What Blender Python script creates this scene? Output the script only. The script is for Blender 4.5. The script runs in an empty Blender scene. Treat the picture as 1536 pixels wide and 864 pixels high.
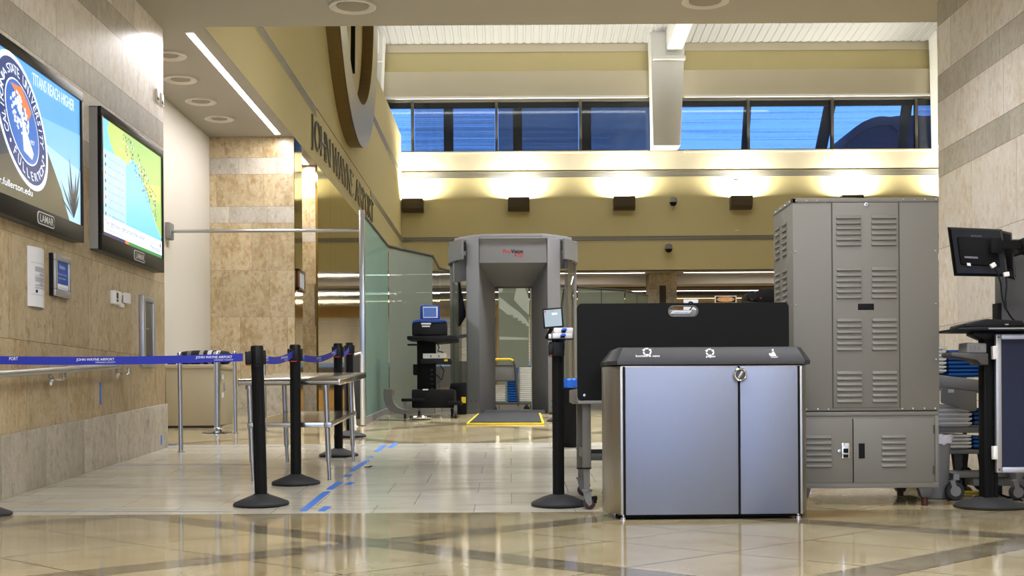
import bpy, bmesh, math, random
from mathutils import Vector, Matrix
random.seed(7)
PI = math.pi
scene = bpy.context.scene
COL = scene.collection

# ------------------------------------------------------------------ camera model (pixels of the 1536x864 frame)
F, VX, VY, H, ROLL = 1900.0, 766.0, 603.0, 0.67, 0.0065
CR, SR = math.cos(ROLL), math.sin(ROLL)
def P(px, py, D):
    dx, dy = px - VX, VY - py
    return Vector(((CR*dx + SR*dy)*D/F, D, H + (-SR*dx + CR*dy)*D/F))
def PX(px, D, py=560): return P(px, py, D).x
def PZ(py, D, px=766): return P(px, py, D).z
RAMP0, RAMP1, SLOPE = 7.7, 17.7, 0.0505
def FZ(D): return SLOPE*(min(max(D, RAMP0), RAMP1) - RAMP0)
UP = FZ(99)

cam = bpy.data.cameras.new('camera'); cam.lens = 36*F/1536; cam.sensor_width = 36
cam.shift_x = (768-VX)/1536; cam.shift_y = (VY-432)/1536
cam.clip_start = 0.05; cam.clip_end = 300
camo = bpy.data.objects.new('camera', cam); COL.objects.link(camo)
camo.location = (0, 0, H); camo.rotation_euler = (PI/2, ROLL, 0)
scene.camera = camo
vs = scene.view_settings
vs.view_transform = 'Standard'; vs.look = 'None'; vs.gamma = 1; vs.use_curve_mapping = False; vs.exposure = 0.35

# ------------------------------------------------------------------ materials
def lin(c):
    c = [v/255 for v in c]
    return tuple(v/12.92 if v <= .04045 else ((v+.055)/1.055)**2.4 for v in c)
class N:
    def __init__(s, name):
        s.m = bpy.data.materials.new(name); s.m.use_nodes = True
        s.t = s.m.node_tree; s.b = s.t.nodes['Principled BSDF']; s.out = s.t.nodes['Material Output']
    def n(s, typ, **k):
        x = s.t.nodes.new(typ)
        for a, v in k.items(): setattr(x, a, v)
        return x
    def l(s, a, b): s.t.links.new(a, b)
    def math(s, op, a, b=None, c=None):
        x = s.n('ShaderNodeMath', operation=op)
        for i, v in enumerate((a, b, c)):
            if v is None: continue
            if isinstance(v, (int, float)): x.inputs[i].default_value = v
            else: s.l(v, x.inputs[i])
        return x.outputs[0]
    def pos(s): return s.n('ShaderNodeNewGeometry').outputs['Position']
    def xyz(s, v):
        x = s.n('ShaderNodeSeparateXYZ'); s.l(v, x.inputs[0]); return x.outputs
    def noise(s, vec, scale, detail=4, rough=.6, stretch=None):
        if stretch:
            mp = s.n('ShaderNodeMapping'); s.l(vec, mp.inputs[0]); mp.inputs['Scale'].default_value = stretch; vec = mp.outputs[0]
        x = s.n('ShaderNodeTexNoise'); s.l(vec, x.inputs['Vector']); x.inputs['Scale'].default_value = scale
        x.inputs['Detail'].default_value = detail; x.inputs['Roughness'].default_value = rough
        return x.outputs['Fac']
    def ramp(s, fac, stops):
        x = s.n('ShaderNodeValToRGB'); e = x.color_ramp.elements
        while len(e) < len(stops): e.new(.5)
        for i, (p, c) in enumerate(stops): e[i].position = p; e[i].color = (*c, 1)
        s.l(fac, x.inputs[0]); return x.outputs[0]
    def mix(s, fac, a, b, mode='MIX'):
        x = s.n('ShaderNodeMix', data_type='RGBA', blend_type=mode)
        if isinstance(fac, (int, float)): x.inputs[0].default_value = fac
        else: s.l(fac, x.inputs[0])
        for i, v in ((6, a), (7, b)):
            if isinstance(v, tuple): x.inputs[i].default_value = (*v, 1)
            else: s.l(v, x.inputs[i])
        return x.outputs[2]
    def bump(s, h, strength=.2, dist=.01):
        x = s.n('ShaderNodeBump'); x.inputs['Strength'].default_value = strength; x.inputs['Distance'].default_value = dist
        s.l(h, x.inputs['Height']); s.l(x.outputs[0], s.b.inputs['Normal'])
    def set(s, **k):
        for a, v in k.items():
            i = s.b.inputs[a.replace('_', ' ')]
            if isinstance(v, tuple) and len(v) == 3: v = (*v, 1)
            if hasattr(v, 'links') or hasattr(v, 'is_linked'): s.l(v, i)
            else: i.default_value = v
_M = {}
def mat(name, rgb, rough=.5, metal=0.0, var=.08, scale=25, bump=0.0, stretch=None, coat=0):
    if name in _M: return _M[name]
    k = N(name); c = lin(rgb)
    tc = k.n('ShaderNodeTexCoord').outputs['Object']
    f = k.noise(tc, scale, 3, .6, stretch)
    k.set(Base_Color=k.mix(f, tuple(v*(1-var) for v in c), tuple(min(1, v*(1+var)) for v in c)), Roughness=rough, Metallic=metal, Specular_IOR_Level=.22 if max(rgb) < 26 else .5)
    if coat: k.set(Coat_Weight=coat, Coat_Roughness=.05)
    if bump: k.bump(f, bump, .002)
    _M[name] = k.m; return k.m
def emis(name, rgb, strength=1.0, shade=None):
    if name in _M: return _M[name]
    k = N(name); c = lin(rgb)
    k.set(Base_Color=(0.01, 0.01, 0.01), Roughness=.25, Emission_Strength=strength)
    if shade:
        z = k.noise(k.n('ShaderNodeTexCoord').outputs['Object'], shade[0], 4)
        k.set(Emission_Color=k.mix(k.math('SMOOTH_MIN', z, .7, .1), c, lin(shade[1])))
    else:
        k.set(Emission_Color=c)
    _M[name] = k.m; return k.m

def stone(name, stops, rough=.28, streak=(6, 6, 1.1), joint=.05):
    k = N(name); p = k.pos()
    isl = k.n('ShaderNodeNewGeometry').outputs['Random Per Island']
    off = k.n('ShaderNodeCombineXYZ'); k.l(k.math('MULTIPLY', isl, 37.0), off.inputs[0]); k.l(k.math('MULTIPLY', isl, 91.0), off.inputs[1])
    v = k.n('ShaderNodeVectorMath', operation='ADD'); k.l(p, v.inputs[0]); k.l(off.outputs[0], v.inputs[1]); v = v.outputs[0]
    n1 = k.noise(v, 3.0, 8, .67, streak)
    c = k.ramp(n1, stops)
    n0 = k.noise(v, 1.1, 3, .6, streak)
    c = k.mix(k.math('MULTIPLY', n0, .5), c, tuple(x*.8 for x in stops[1][1]))
    fl = k.noise(v, 13, 6, .72, (1.2, 1.2, .8))
    c = k.mix(k.math('MULTIPLY', k.math('SMOOTH_MIN', k.math('MULTIPLY', k.math('MAXIMUM', k.math('SUBTRACT', fl, .5), 0.0), 7.0), 1.0, .2), .85), c, stops[0][1])
    fl2 = k.noise(v, 19, 5, .7, (1.2, 1.2, .8))
    c = k.mix(k.math('MULTIPLY', k.math('SMOOTH_MIN', k.math('MULTIPLY', k.math('MAXIMUM', k.math('SUBTRACT', fl2, .52), 0.0), 7.0), 1.0, .2), .7), c, tuple(min(1, x*1.12) for x in stops[2][1]))
    n2 = k.noise(v, 5, 6, .75, (1.3, 1.3, .55))
    c = k.mix(k.math('MULTIPLY', k.math('GREATER_THAN', n2, .63), .3), c, tuple(x*.45 for x in stops[1][1]))
    n3 = k.noise(v, 45, 2, .6)
    c = k.mix(k.math('MULTIPLY', n3, .25), c, tuple(min(1, x*1.25) for x in stops[2][1]))
    g = k.math('ADD', k.math('MULTIPLY', isl, .22), .89)
    hsv = k.n('ShaderNodeHueSaturation'); k.l(g, hsv.inputs['Value']); k.l(c, hsv.inputs['Color'])
    k.set(Base_Color=hsv.outputs[0], Roughness=rough)
    return k.m
M = {}
M['stone_tan'] = stone('tan_stone', [(.34, lin((140, 108, 62))), (.45, lin((176, 156, 118))), (.55, lin((190, 174, 144))), (.68, lin((158, 128, 78)))], .28, (1, 1, .55))
M['stone_pale'] = stone('pale_stone', [(.3, lin((196, 176, 148))), (.43, lin((220, 211, 200))), (.56, lin((228, 221, 213))), (.72, lin((208, 190, 162)))], .28, (1.4, 1.4, .6))
M['stone_grey'] = stone('grey_stone', [(.28, lin((150, 142, 128))), (.45, lin((178, 170, 156))), (.62, lin((192, 186, 174))), (.8, lin((160, 150, 134)))], .28, (1.4, 1.4, .7))
M['stone_base'] = stone('base_stone', [(.25, lin((128, 116, 98))), (.42, lin((168, 158, 140))), (.6, lin((186, 178, 162))), (.8, lin((150, 136, 112)))], .35, (4, 4, 2))
M['grout'] = mat('grout', (120, 105, 80), .8)

def floor_mat(name, kind):
    k = N(name); p = k.pos(); x, y, z = k.xyz(p)
    n1 = k.noise(p, 1.3, 6, .65); n2 = k.noise(p, 9, 4, .7)
    if kind == 'diag':
        tan = k.ramp(n1, [(.3, lin((150, 134, 100))), (.5, lin((172, 158, 124))), (.7, lin((186, 174, 142)))])
        grey = k.ramp(n2, [(.35, lin((108, 98, 78))), (.6, lin((134, 124, 102)))])
        masks = []; joints = []
        for s, c0 in ((1, 5.4), (-1, -6.72)):
            a = k.math('ADD', x, y) if s == 1 else k.math('SUBTRACT', x, y)
            fr = k.math('FRACT', k.math('DIVIDE', k.math('ADD', a, 320-c0+.15), 3.2))
            masks.append(k.math('LESS_THAN', fr, .094))
            g = k.math('FRACT', k.math('MULTIPLY', k.math('DIVIDE', k.math('SUBTRACT', fr, .094), .906), 3))
            joints.append(k.math('LESS_THAN', k.math('ABSOLUTE', k.math('SUBTRACT', g, .5)), .491))
        band = k.math('MAXIMUM', masks[0], masks[1]); j = k.math('SUBTRACT', 1, k.math('MINIMUM', joints[0], joints[1]))
        fk = k.noise(p, 3.5, 7, .75, (1.5, .6, 1))
        tan = k.mix(k.math('MULTIPLY', k.math('GREATER_THAN', fk, .61), .45), tan, lin((146, 98, 36)))
        # each tile differs a little
        c = k.mix(band, tan, grey)
        wn = k.n('ShaderNodeTexWhiteNoise', noise_dimensions='2D')
        cx = k.n('ShaderNodeCombineXYZ')
        k.l(k.math('FLOOR', k.math('DIVIDE', k.math('ADD', k.math('ADD', x, y), 100), 1.067)), cx.inputs[0])
        k.l(k.math('FLOOR', k.math('DIVIDE', k.math('ADD', k.math('SUBTRACT', x, y), 100), 1.067)), cx.inputs[1])
        k.l(cx.outputs[0], wn.inputs[0])
        hsv = k.n('ShaderNodeHueSaturation'); k.l(c, hsv.inputs['Color'])
        k.l(k.math('ADD', k.math('MULTIPLY', wn.outputs['Value'], .18), .91), hsv.inputs['Value'])
        c = k.mix(k.math('MULTIPLY', j, .8), hsv.outputs[0], lin((70, 58, 36)))
        k.set(Base_Color=c, Roughness=k.math('ADD', k.math('MULTIPLY', n2, .08), .05), Specular_IOR_Level=.55)
    else:
        c = k.ramp(k.noise(p, 2.2, 7, .7, (.5, 2.2, 1)), [(.3, lin((174, 167, 148))), (.46, lin((200, 194, 178))), (.7, lin((214, 209, 197)))])
        spots = k.math('GREATER_THAN', k.noise(p, 6, 6, .75, (.5, 2.4, 1)), .67)
        c = k.mix(k.math('MULTIPLY', spots, .35), c, lin((96, 86, 66)))
        br = k.n('ShaderNodeTexBrick'); k.l(p, br.inputs['Vector']); br.offset = .37
        br.inputs['Scale'].default_value = 1; br.inputs['Mortar Size'].default_value = .003; br.inputs['Brick Width'].default_value = .62; br.inputs['Row Height'].default_value = .62
        br.inputs['Color1'].default_value = (1, 1, 1, 1); br.inputs['Color2'].default_value = (.9, .89, .87, 1); br.inputs['Mortar'].default_value = (.45, .42, .36, 1)
        c = k.mix(.8, c, br.outputs['Color'], 'MULTIPLY')
        k.set(Base_Color=c, Roughness=k.math('ADD', k.math('MULTIPLY', n2, .1), .09), Specular_IOR_Level=.55)
    return k.m
M['floor_diag'] = floor_mat('polished_diagonal_stone', 'diag')
M['floor_ramp'] = floor_mat('pale_ramp_stone', 'ramp')

M['white_paint'] = mat('white_paint', (214, 208, 198), .7, var=.02, scale=3)
M['ceil_paint'] = mat('ceiling_paint', (166, 160, 147), .8, var=.02, scale=3)
M['yellow_paint'] = mat('yellow_paint', (207, 195, 148), .75, var=.03, scale=2)
M['cream_paint'] = mat('cream_paint', (214, 206, 184), .75, var=.02, scale=2)
M['bright_white'] = mat('white_metal_paint', (228, 228, 226), .5, var=.02)
M['roof_deck'] = mat('roof_deck', (170, 171, 172), .6, var=.02)
M['light_print'] = mat('light_print', (168, 170, 180), .6, var=.02)
M['black_plastic'] = mat('black_plastic', (18, 18, 20), .42, var=.15)
M['matt_black'] = mat('matt_black', (9, 9, 10), .7, var=.15)
M['rubber'] = mat('dark_rubber', (38, 38, 40), .7, var=.15)
M['dark_grey'] = mat('dark_grey_metal', (72, 72, 72), .5, .1)
M['mid_grey'] = mat('mid_grey_metal', (128, 127, 126), .5, .1)
M['steel'] = mat('brushed_steel', (176, 176, 176), .3, 1.0, var=.1, scale=60, stretch=(1, 1, .05))
M['steel_h'] = mat('brushed_steel_top', (188, 186, 180), .18, 1.0, var=.06, scale=60, stretch=(.05, 1, 1))
M['chrome'] = mat('polished_chrome', (210, 210, 212), .12, 1.0, var=.03)
M['alu'] = mat('satin_aluminium', (182, 183, 186), .4, .8, var=.04)
M['white_plastic'] = mat('white_plastic', (236, 236, 234), .45, var=.03)
M['paper'] = mat('paper', (226, 226, 230), .7, var=.03)
M['beige'] = mat('beige_laminate', (176, 164, 136), .5, var=.04)
M['cab'] = mat('grey_powder_coat', (114, 111, 104), .5, .05, var=.07, scale=160)
M['cab_dark'] = mat('grey_shadow_gap', (60, 58, 52), .7)
M['scan'] = mat('scanner_grey', (124, 124, 128), .55, var=.05, scale=90)
M['scan_light'] = mat('scanner_light_grey', (146, 146, 150), .55, var=.05, scale=90)
M['belt'] = mat('blue_webbing', (14, 34, 160), .6, var=.1, scale=90)
M['tape'] = mat('blue_tape', (62, 116, 206), .6, var=.12, scale=40)
M['ink'] = mat('white_print', (235, 235, 240), .6, var=.02)
M['ink_black'] = mat('black_print', (20, 20, 22), .6, var=.02)
M['ink_grey'] = mat('grey_print', (110, 112, 124), .6, var=.02)
M['ink_red'] = mat('red_print', (196, 36, 40), .6, var=.02)
M['blue_plastic'] = mat('blue_plastic', (22, 96, 180), .4, var=.06)
M['blue_print'] = mat('blue_print', (24, 78, 172), .5, var=.05)
M['yellow'] = mat('yellow_plastic', (226, 196, 20), .5, var=.05)
M['navy'] = mat('navy_cloth', (22, 30, 58), .8, var=.1, scale=120)
M['wood'] = mat('bronze_wood_grain', (122, 100, 58), .45, .2, var=.3, scale=14, stretch=(1, .25, 6))
M['frame_wood'] = mat('dark_wood', (110, 66, 30), .4)
M['win_frame'] = mat('window_frame_grey', (96, 92, 84), .5, .2)
M['bin_front'] = mat('brushed_aluminium_front', (138, 146, 168), .52, .9, var=.03, scale=200, stretch=(1, 1, .03))
M['bin_side'] = mat('stainless_side', (172, 168, 160), .36, 1.0, var=.06, scale=90, stretch=(1, 1, .03))
M['lid'] = mat('charcoal_plastic_lid', (52, 52, 56), .45, var=.08, scale=120)
M['silver_letter'] = mat('dark_silver_letter', (128, 124, 112), .35, .8)
M['vent_dark'] = mat('vent_shadow', (18, 17, 15), .8)
M['vent_slat'] = mat('vent_slat', (196, 192, 178), .4, .4)
M['fixture'] = mat('bronze_fixture', (84, 74, 58), .5, .3)
M['speaker'] = mat('ceiling_speaker', (206, 200, 188), .7, var=.03)
M['speaker_grille'] = mat('speaker_grille', (146, 138, 124), .8, var=.25, scale=300)
M['orange'] = mat('orange_enamel', (240, 156, 30), .5)
M['red_caster'] = mat('red_brown_wheel', (58, 22, 17), .5)
M['clock_face'] = mat('clock_face_metal', (188, 182, 160), .35, .6, var=.05)
M['curve_mat'] = mat('grey_rubber_mat', (88, 86, 84), .7)
M['liner'] = mat('white_liner', (216, 216, 222), .5, var=.05)
M['blue_liner'] = mat('blue_liner', (30, 104, 220), .35, var=.1)
M['far_warm'] = mat('warm_plaster', (206, 166, 100), .7)
M['far_dark'] = mat('dark_louvre', (60, 52, 42), .7)

def metal_panel():
    k = N('mirror_brushed_panel'); p = k.pos()
    n = k.noise(p, 3, 4, .6, (1, 30, .15))
    k.set(Base_Color=k.mix(n, lin((176, 160, 96)), lin((204, 190, 130))), Metallic=1.0, Roughness=k.math('ADD', k.math('MULTIPLY', n, .07), .03))  # yellow tint: colour of the reflected hall put into the metal
    k.bump(k.noise(p, 5, 2, .5, (1, 12, .3)), .05, .003)
    return k.m
M['panel'] = metal_panel()
def glass(name, rgb, transp, rough=.05, gloss=.12):
    k = N(name); k.t.nodes.remove(k.b)
    t = k.n('ShaderNodeBsdfTransparent'); t.inputs[0].default_value = (*lin(rgb), 1)
    d = k.n('ShaderNodeBsdfDiffuse'); n = k.noise(k.pos(), 1.2, 4, .6)
    k.l(k.mix(n, tuple(v*.8 for v in lin(rgb)), lin(rgb)), d.inputs[0])
    tl = k.n('ShaderNodeBsdfTranslucent'); tl.inputs[0].default_value = (*lin(rgb), 1)
    m0 = k.n('ShaderNodeMixShader'); m0.inputs[0].default_value = .45; k.l(d.outputs[0], m0.inputs[1]); k.l(tl.outputs[0], m0.inputs[2])
    m1 = k.n('ShaderNodeMixShader'); m1.inputs[0].default_value = transp; k.l(m0.outputs[0], m1.inputs[1]); k.l(t.outputs[0], m1.inputs[2])
    g = k.n('ShaderNodeBsdfGlossy'); g.inputs['Roughness'].default_value = rough
    fr = k.n('ShaderNodeFresnel'); fr.inputs[0].default_value = 1.45
    m2 = k.n('ShaderNodeMixShader'); k.l(k.math('ADD', k.math('MULTIPLY', fr.outputs[0], .45), gloss*.2), m2.inputs[0]); k.l(m1.outputs[0], m2.inputs[1]); k.l(g.outputs[0], m2.inputs[2])
    k.l(m2.outputs[0], k.out.inputs[0]); return k.m
M['glass_green'] = glass('frosted_green_glass', (134, 166, 154), .18)
M['glass_grey'] = glass('frosted_grey_glass', (150, 162, 154), .10)
M['glass_clear'] = glass('clear_glass', (225, 230, 226), .93)
M['glass_window'] = glass('window_glass', (220, 226, 232), .95)
M['glass_scan'] = glass('scanner_glass', (190, 190, 184), .78, .05, .3)
def blind(name, open_, rgb):
    k = N(name); k.t.nodes.remove(k.b); p = k.pos(); x, y, z = k.xyz(p)
    n = k.noise(p, 1.0, 3, .7, (.15, 1, 26)); n2 = k.noise(p, 60, 1, .5, (1, 1, 1))
    f = k.math('MULTIPLY', k.math('ADD', k.math('MULTIPLY', n, .9), k.math('MULTIPLY', n2, .35)), open_)
    t = k.n('ShaderNodeBsdfTransparent'); d = k.n('ShaderNodeBsdfDiffuse'); d.inputs[0].default_value = (*lin(rgb), 1)
    m = k.n('ShaderNodeMixShader'); k.l(f, m.inputs[0]); k.l(d.outputs[0], m.inputs[1]); k.l(t.outputs[0], m.inputs[2]); k.l(m.outputs[0], k.out.inputs[0])
    return k.m
M['blind'] = blind('woven_blind_open', 1.6, (20, 22, 28))
M['blind_mid'] = blind('woven_blind', .95, (30, 32, 34))
M['blind_dark'] = blind('woven_blind_reflecting', .55, (70, 68, 60))  # grey tone stands for indoor reflections in the panes

# ------------------------------------------------------------------ mesh builder
_TXT = {}
def text_geo(body, bold=0):
    if (body, bold) in _TXT: return _TXT[body, bold]
    cu = bpy.data.curves.new('lettering', 'FONT'); cu.body = body; cu.size = 1; cu.resolution_u = 3; cu.offset = bold
    o = bpy.data.objects.new('lettering', cu); COL.objects.link(o)
    dg = bpy.context.evaluated_depsgraph_get(); ev = o.evaluated_get(dg); me = ev.to_mesh()
    v = [(a.co.x, a.co.y) for a in me.vertices]; f = [tuple(p.vertices) for p in me.polygons]
    ev.to_mesh_clear(); bpy.data.objects.remove(o); bpy.data.curves.remove(cu)
    _TXT[body, bold] = (v, f); return v, f
ROOT = {}
class MB:
    def __init__(s, m=None):
        s.bm = bmesh.new(); s.mats = []; s.mi = 0
        if m: s.use(m)
    def use(s, m):
        m = M[m] if isinstance(m, str) else m
        if m not in s.mats: s.mats.append(m)
        s.mi = s.mats.index(m); return s
    def face(s, vs):
        try:
            f = s.bm.faces.new(vs); f.material_index = s.mi; return f
        except ValueError: return None
    def poly(s, pts): return s.face([s.bm.verts.new(p) for p in pts])
    def box(s, x0, x1, y0, y1, z0, z1, bev=0):
        if x1 < x0: x0, x1 = x1, x0
        if y1 < y0: y0, y1 = y1, y0
        if z1 < z0: z0, z1 = z1, z0
        return s.prism([(x0, y0), (x1, y0), (x1, y1), (x0, y1)], 'z', z0, z1, bev)
    def prism(s, poly, axis, a, b, bev=0):
        def mp(u, v, w):
            return {'z': (u, v, w), 'y': (u, w, v), 'x': (w, u, v)}[axis]
        lo = [s.bm.verts.new(mp(u, v, a)) for u, v in poly]; hi = [s.bm.verts.new(mp(u, v, b)) for u, v in poly]
        n = len(poly); fs = [s.face(lo[::-1]), s.face(hi)]
        for i in range(n): fs.append(s.face([lo[i], lo[(i+1) % n], hi[(i+1) % n], hi[i]]))
        fs = [f for f in fs if f]
        bmesh.ops.recalc_face_normals(s.bm, faces=fs)
        if bev:
            es = list({e for f in fs for e in f.edges})
            r = bmesh.ops.bevel(s.bm, geom=es, offset=bev, segments=2, profile=.5, affect='EDGES', clamp_overlap=True)
            for f in r['faces']: f.material_index = s.mi
        return s
    def obox(s, c, ux, uy, uz, hx, hy, hz, bev=0):
        c = Vector(c); ux, uy, uz = Vector(ux).normalized(), Vector(uy).normalized(), Vector(uz).normalized()
        vs = []
        for k in (-1, 1):
            for j, i in ((-1, -1), (-1, 1), (1, 1), (1, -1)):
                vs.append(s.bm.verts.new(c + ux*hx*i + uy*hy*j + uz*hz*k))
        q = [(3, 2, 1, 0), (4, 5, 6, 7), (0, 1, 5, 4), (1, 2, 6, 5), (2, 3, 7, 6), (3, 0, 4, 7)]
        fs = [s.face([vs[i] for i in f]) for f in q]
        bmesh.ops.recalc_face_normals(s.bm, faces=fs)
        if bev:
            es = list({e for f in fs for e in f.edges})
            r = bmesh.ops.bevel(s.bm, geom=es, offset=bev, segments=2, profile=.5, affect='EDGES', clamp_overlap=True)
            for f in r['faces']: f.material_index = s.mi
        return s
    def bar(s, a, b, w, h, up=(0, 0, 1)):
        a, b = Vector(a), Vector(b); d = (b-a); L = d.length; d.normalize()
        u = Vector(up); x = d.cross(u)
        if x.length < 1e-4: x = d.cross(Vector((0, 1, 0)))
        x.normalize(); u = x.cross(d)
        return s.obox((a+b)/2, d, x, u, L/2, w/2, h/2)
    def cyl(s, a, b, r, r2=None, n=16, caps=True):
        a, b = Vector(a), Vector(b); r2 = r if r2 is None else r2
        d = (b-a).normalized(); x = d.orthogonal().normalized(); y = d.cross(x)
        A, B = [], []
        for i in range(n):
            t = 2*PI*i/n; o = x*math.cos(t)+y*math.sin(t)
            A.append(s.bm.verts.new(a+o*r)); B.append(s.bm.verts.new(b+o*r2))
        for i in range(n): s.face([A[i], A[(i+1) % n], B[(i+1) % n], B[i]])
        if caps: s.face(A[::-1]); s.face(B)
        return s
    def tube(s, pts, r, n=8, caps=True):
        pts = [Vector(p) for p in pts]; rings = []; x = None
        for i, p in enumerate(pts):
            d = (pts[min(i+1, len(pts)-1)] - pts[max(i-1, 0)]).normalized()
            x = d.orthogonal().normalized() if x is None else (x - d*x.dot(d)).normalized()
            y = d.cross(x)
            rings.append([s.bm.verts.new(p + (x*math.cos(2*PI*k/n)+y*math.sin(2*PI*k/n))*r) for k in range(n)])
        for a, b in zip(rings, rings[1:]):
            for k in range(n): s.face([a[k], a[(k+1) % n], b[(k+1) % n], b[k]])
        if caps: s.face(rings[0][::-1]); s.face(rings[-1])
        return s
    def lathe(s, prof, c=(0, 0, 0), n=32, axis='z', caps=True):
        c = Vector(c); rings = []
        for r, z in prof:
            ring = []
            for i in range(n):
                t = 2*PI*i/n; u, v = r*math.cos(t), r*math.sin(t)
                o = {'z': (u, v, z), 'x': (z, u, v), 'y': (u, z, v)}[axis]
                ring.append(s.bm.verts.new(c+Vector(o)))
            rings.append(ring)
        fs = []
        for a, b in zip(rings, rings[1:]):
            for k in range(n): fs.append(s.face([a[k], a[(k+1) % n], b[(k+1) % n], b[k]]))
        if caps: fs.append(s.face(rings[0][::-1])); fs.append(s.face(rings[-1]))
        else:
            for k in range(n): fs.append(s.face([rings[-1][k], rings[-1][(k+1) % n], rings[0][(k+1) % n], rings[0][k]]))
        bmesh.ops.recalc_face_normals(s.bm, faces=[f for f in fs if f])
        return s
    def ribbon(s, pts, h, t, axis=(0, 0, 1)):
        """upright strip through pts (its lower edge), height h, thickness t"""
        up = Vector(axis)*h; pts = [Vector(p) for p in pts]; L = []
        for i, p in enumerate(pts):
            d = (pts[min(i+1, len(pts)-1)] - pts[max(i-1, 0)]); n = d.cross(Vector(axis)).normalized()*t/2
            L.append([s.bm.verts.new(q) for q in (p-n, p+n, p+n+up, p-n+up)])
        for a, b in zip(L, L[1:]):
            for k in range(4): s.face([a[k], b[k], b[(k+1) % 4], a[(k+1) % 4]])
        s.face(L[0]); s.face(L[-1][::-1]); return s
    def text(s, body, o, ux, uy, size=None, width=None, height=None, align='L', bold=0):
        v, f = text_geo(body, bold); o, ux, uy = Vector(o), Vector(ux).normalized(), Vector(uy).normalized()
        x0 = min(a[0] for a in v); x1 = max(a[0] for a in v); y0 = min(a[1] for a in v); y1 = max(a[1] for a in v)
        sx = sy = size or 1
        if width: sx = width/(x1-x0); sy = sy if size else sx
        if height: sy = height/(y1-y0); sx = sx if width else sy
        sh = {'L': x0, 'C': (x0+x1)/2, 'R': x1}[align]
        bv = [s.bm.verts.new(o + ux*(a-sh)*sx + uy*b*sy) for a, b in v]
        for q in f: s.face([bv[i] for i in q])
        return s
    def disc(s, c, ux, uy, r, n=24, r_in=0):
        c, ux, uy = Vector(c), Vector(ux), Vector(uy)
        ring = [c + ux*math.cos(2*PI*i/n)*r + uy*math.sin(2*PI*i/n)*r for i in range(n)]
        if not r_in: s.poly(ring)
        else:
            inn = [c + ux*math.cos(2*PI*i/n)*r_in + uy*math.sin(2*PI*i/n)*r_in for i in range(n)]
            A = [s.bm.verts.new(p) for p in ring]; B = [s.bm.verts.new(p) for p in inn]
            for i in range(n): s.face([A[i], A[(i+1) % n], B[(i+1) % n], B[i]])
        return s
    def build(s, name, parent=None, label=None, cat=None, group=None, kind=None, local=False, smooth=True):
        me = bpy.data.meshes.new(name); s.bm.normal_update(); s.bm.to_mesh(me); s.bm.free()
        for m in s.mats: me.materials.append(m)
        if smooth:
            me.shade_smooth(); me.set_sharp_from_angle(angle=math.radians(32))
        o = bpy.data.objects.new(name, me); COL.objects.link(o)
        if parent is not None:
            o.parent = parent; R = ROOT[parent.name]; ROOT[o.name] = R
            if not local: me.transform(R.inverted())
        else:
            if kind != 'structure' and len(me.vertices):
                xs = [v.co for v in me.vertices]
                c = Vector(((min(v.x for v in xs)+max(v.x for v in xs))/2, (min(v.y for v in xs)+max(v.y for v in xs))/2, min(v.z for v in xs)))
                me.transform(Matrix.Translation(-c)); o.location = c; ROOT[o.name] = Matrix.Translation(c)
            else: ROOT[o.name] = Matrix.Identity(4)
        if label: o['label'] = label
        if cat: o['category'] = cat
        if group: o['group'] = group
        if kind: o['kind'] = kind
        return o
def thing(name, label, cat, loc, rotz=0, group=None, kind=None, tilt=(0, 0)):
    o = bpy.data.objects.new(name, None); COL.objects.link(o); o.empty_display_size = .1
    o.location = loc; o.rotation_euler = (tilt[0], tilt[1], rotz)
    ROOT[o.name] = Matrix.Translation(Vector(loc)) @ o.rotation_euler.to_matrix().to_4x4()
    if label: o['label'] = label
    if cat: o['category'] = cat
    if group: o['group'] = group
    if kind: o['kind'] = kind
    return o
def copy_tree(o, loc=None, rotz=None, label=None, parent=None):
    kids = [c for c in bpy.data.objects if c.parent == o]
    c = o.copy(); COL.objects.link(c); c.parent = parent
    if parent is None:
        if loc is not None: c.location = loc
        if rotz is not None: c.rotation_euler.z = rotz
        if label: c['label'] = label
        ROOT[c.name] = Matrix.Translation(c.location) @ c.rotation_euler.to_matrix().to_4x4()
    else: ROOT[c.name] = ROOT[parent.name]
    for k in kids: copy_tree(k, parent=c)
    return c
EX, EY, EZ = Vector((1, 0, 0)), Vector((0, 1, 0)), Vector((0, 0, 1))
# ------------------------------------------------------------------ the setting
def struct(mb, name, parent=None): return mb.build(name, parent, kind='structure' if parent is None else None)
def tiles(mb, plane, c, u0, u1, rows, sign, flat=.005, w=.82):
    """slabs of stone set side by side in rows; every slab is its own island"""
    for r, (z0, z1, m) in enumerate(rows):
        mb.use(m); ww = w*(1 if z1-z0 > .3 else .8); u = u0 - ww*((r*.37) % 1)
        while u < u1:
            a, b = max(u, u0), min(u+ww, u1); u += ww
            if b-a < .02: continue
            g = .0016; q = c+sign*flat
            if plane == 'x': pts = [(q, a+g, z0+g), (q, b-g, z0+g), (q, b-g, z1-g), (q, a+g, z1-g)]
            else: pts = [(a+g, q, z0+g), (b-g, q, z0+g), (b-g, q, z1-g), (a+g, q, z1-g)]
            if (plane == 'x') != (sign > 0): pts = pts[::-1]
            mb.poly(pts)
CEIL = 4.39
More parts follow.
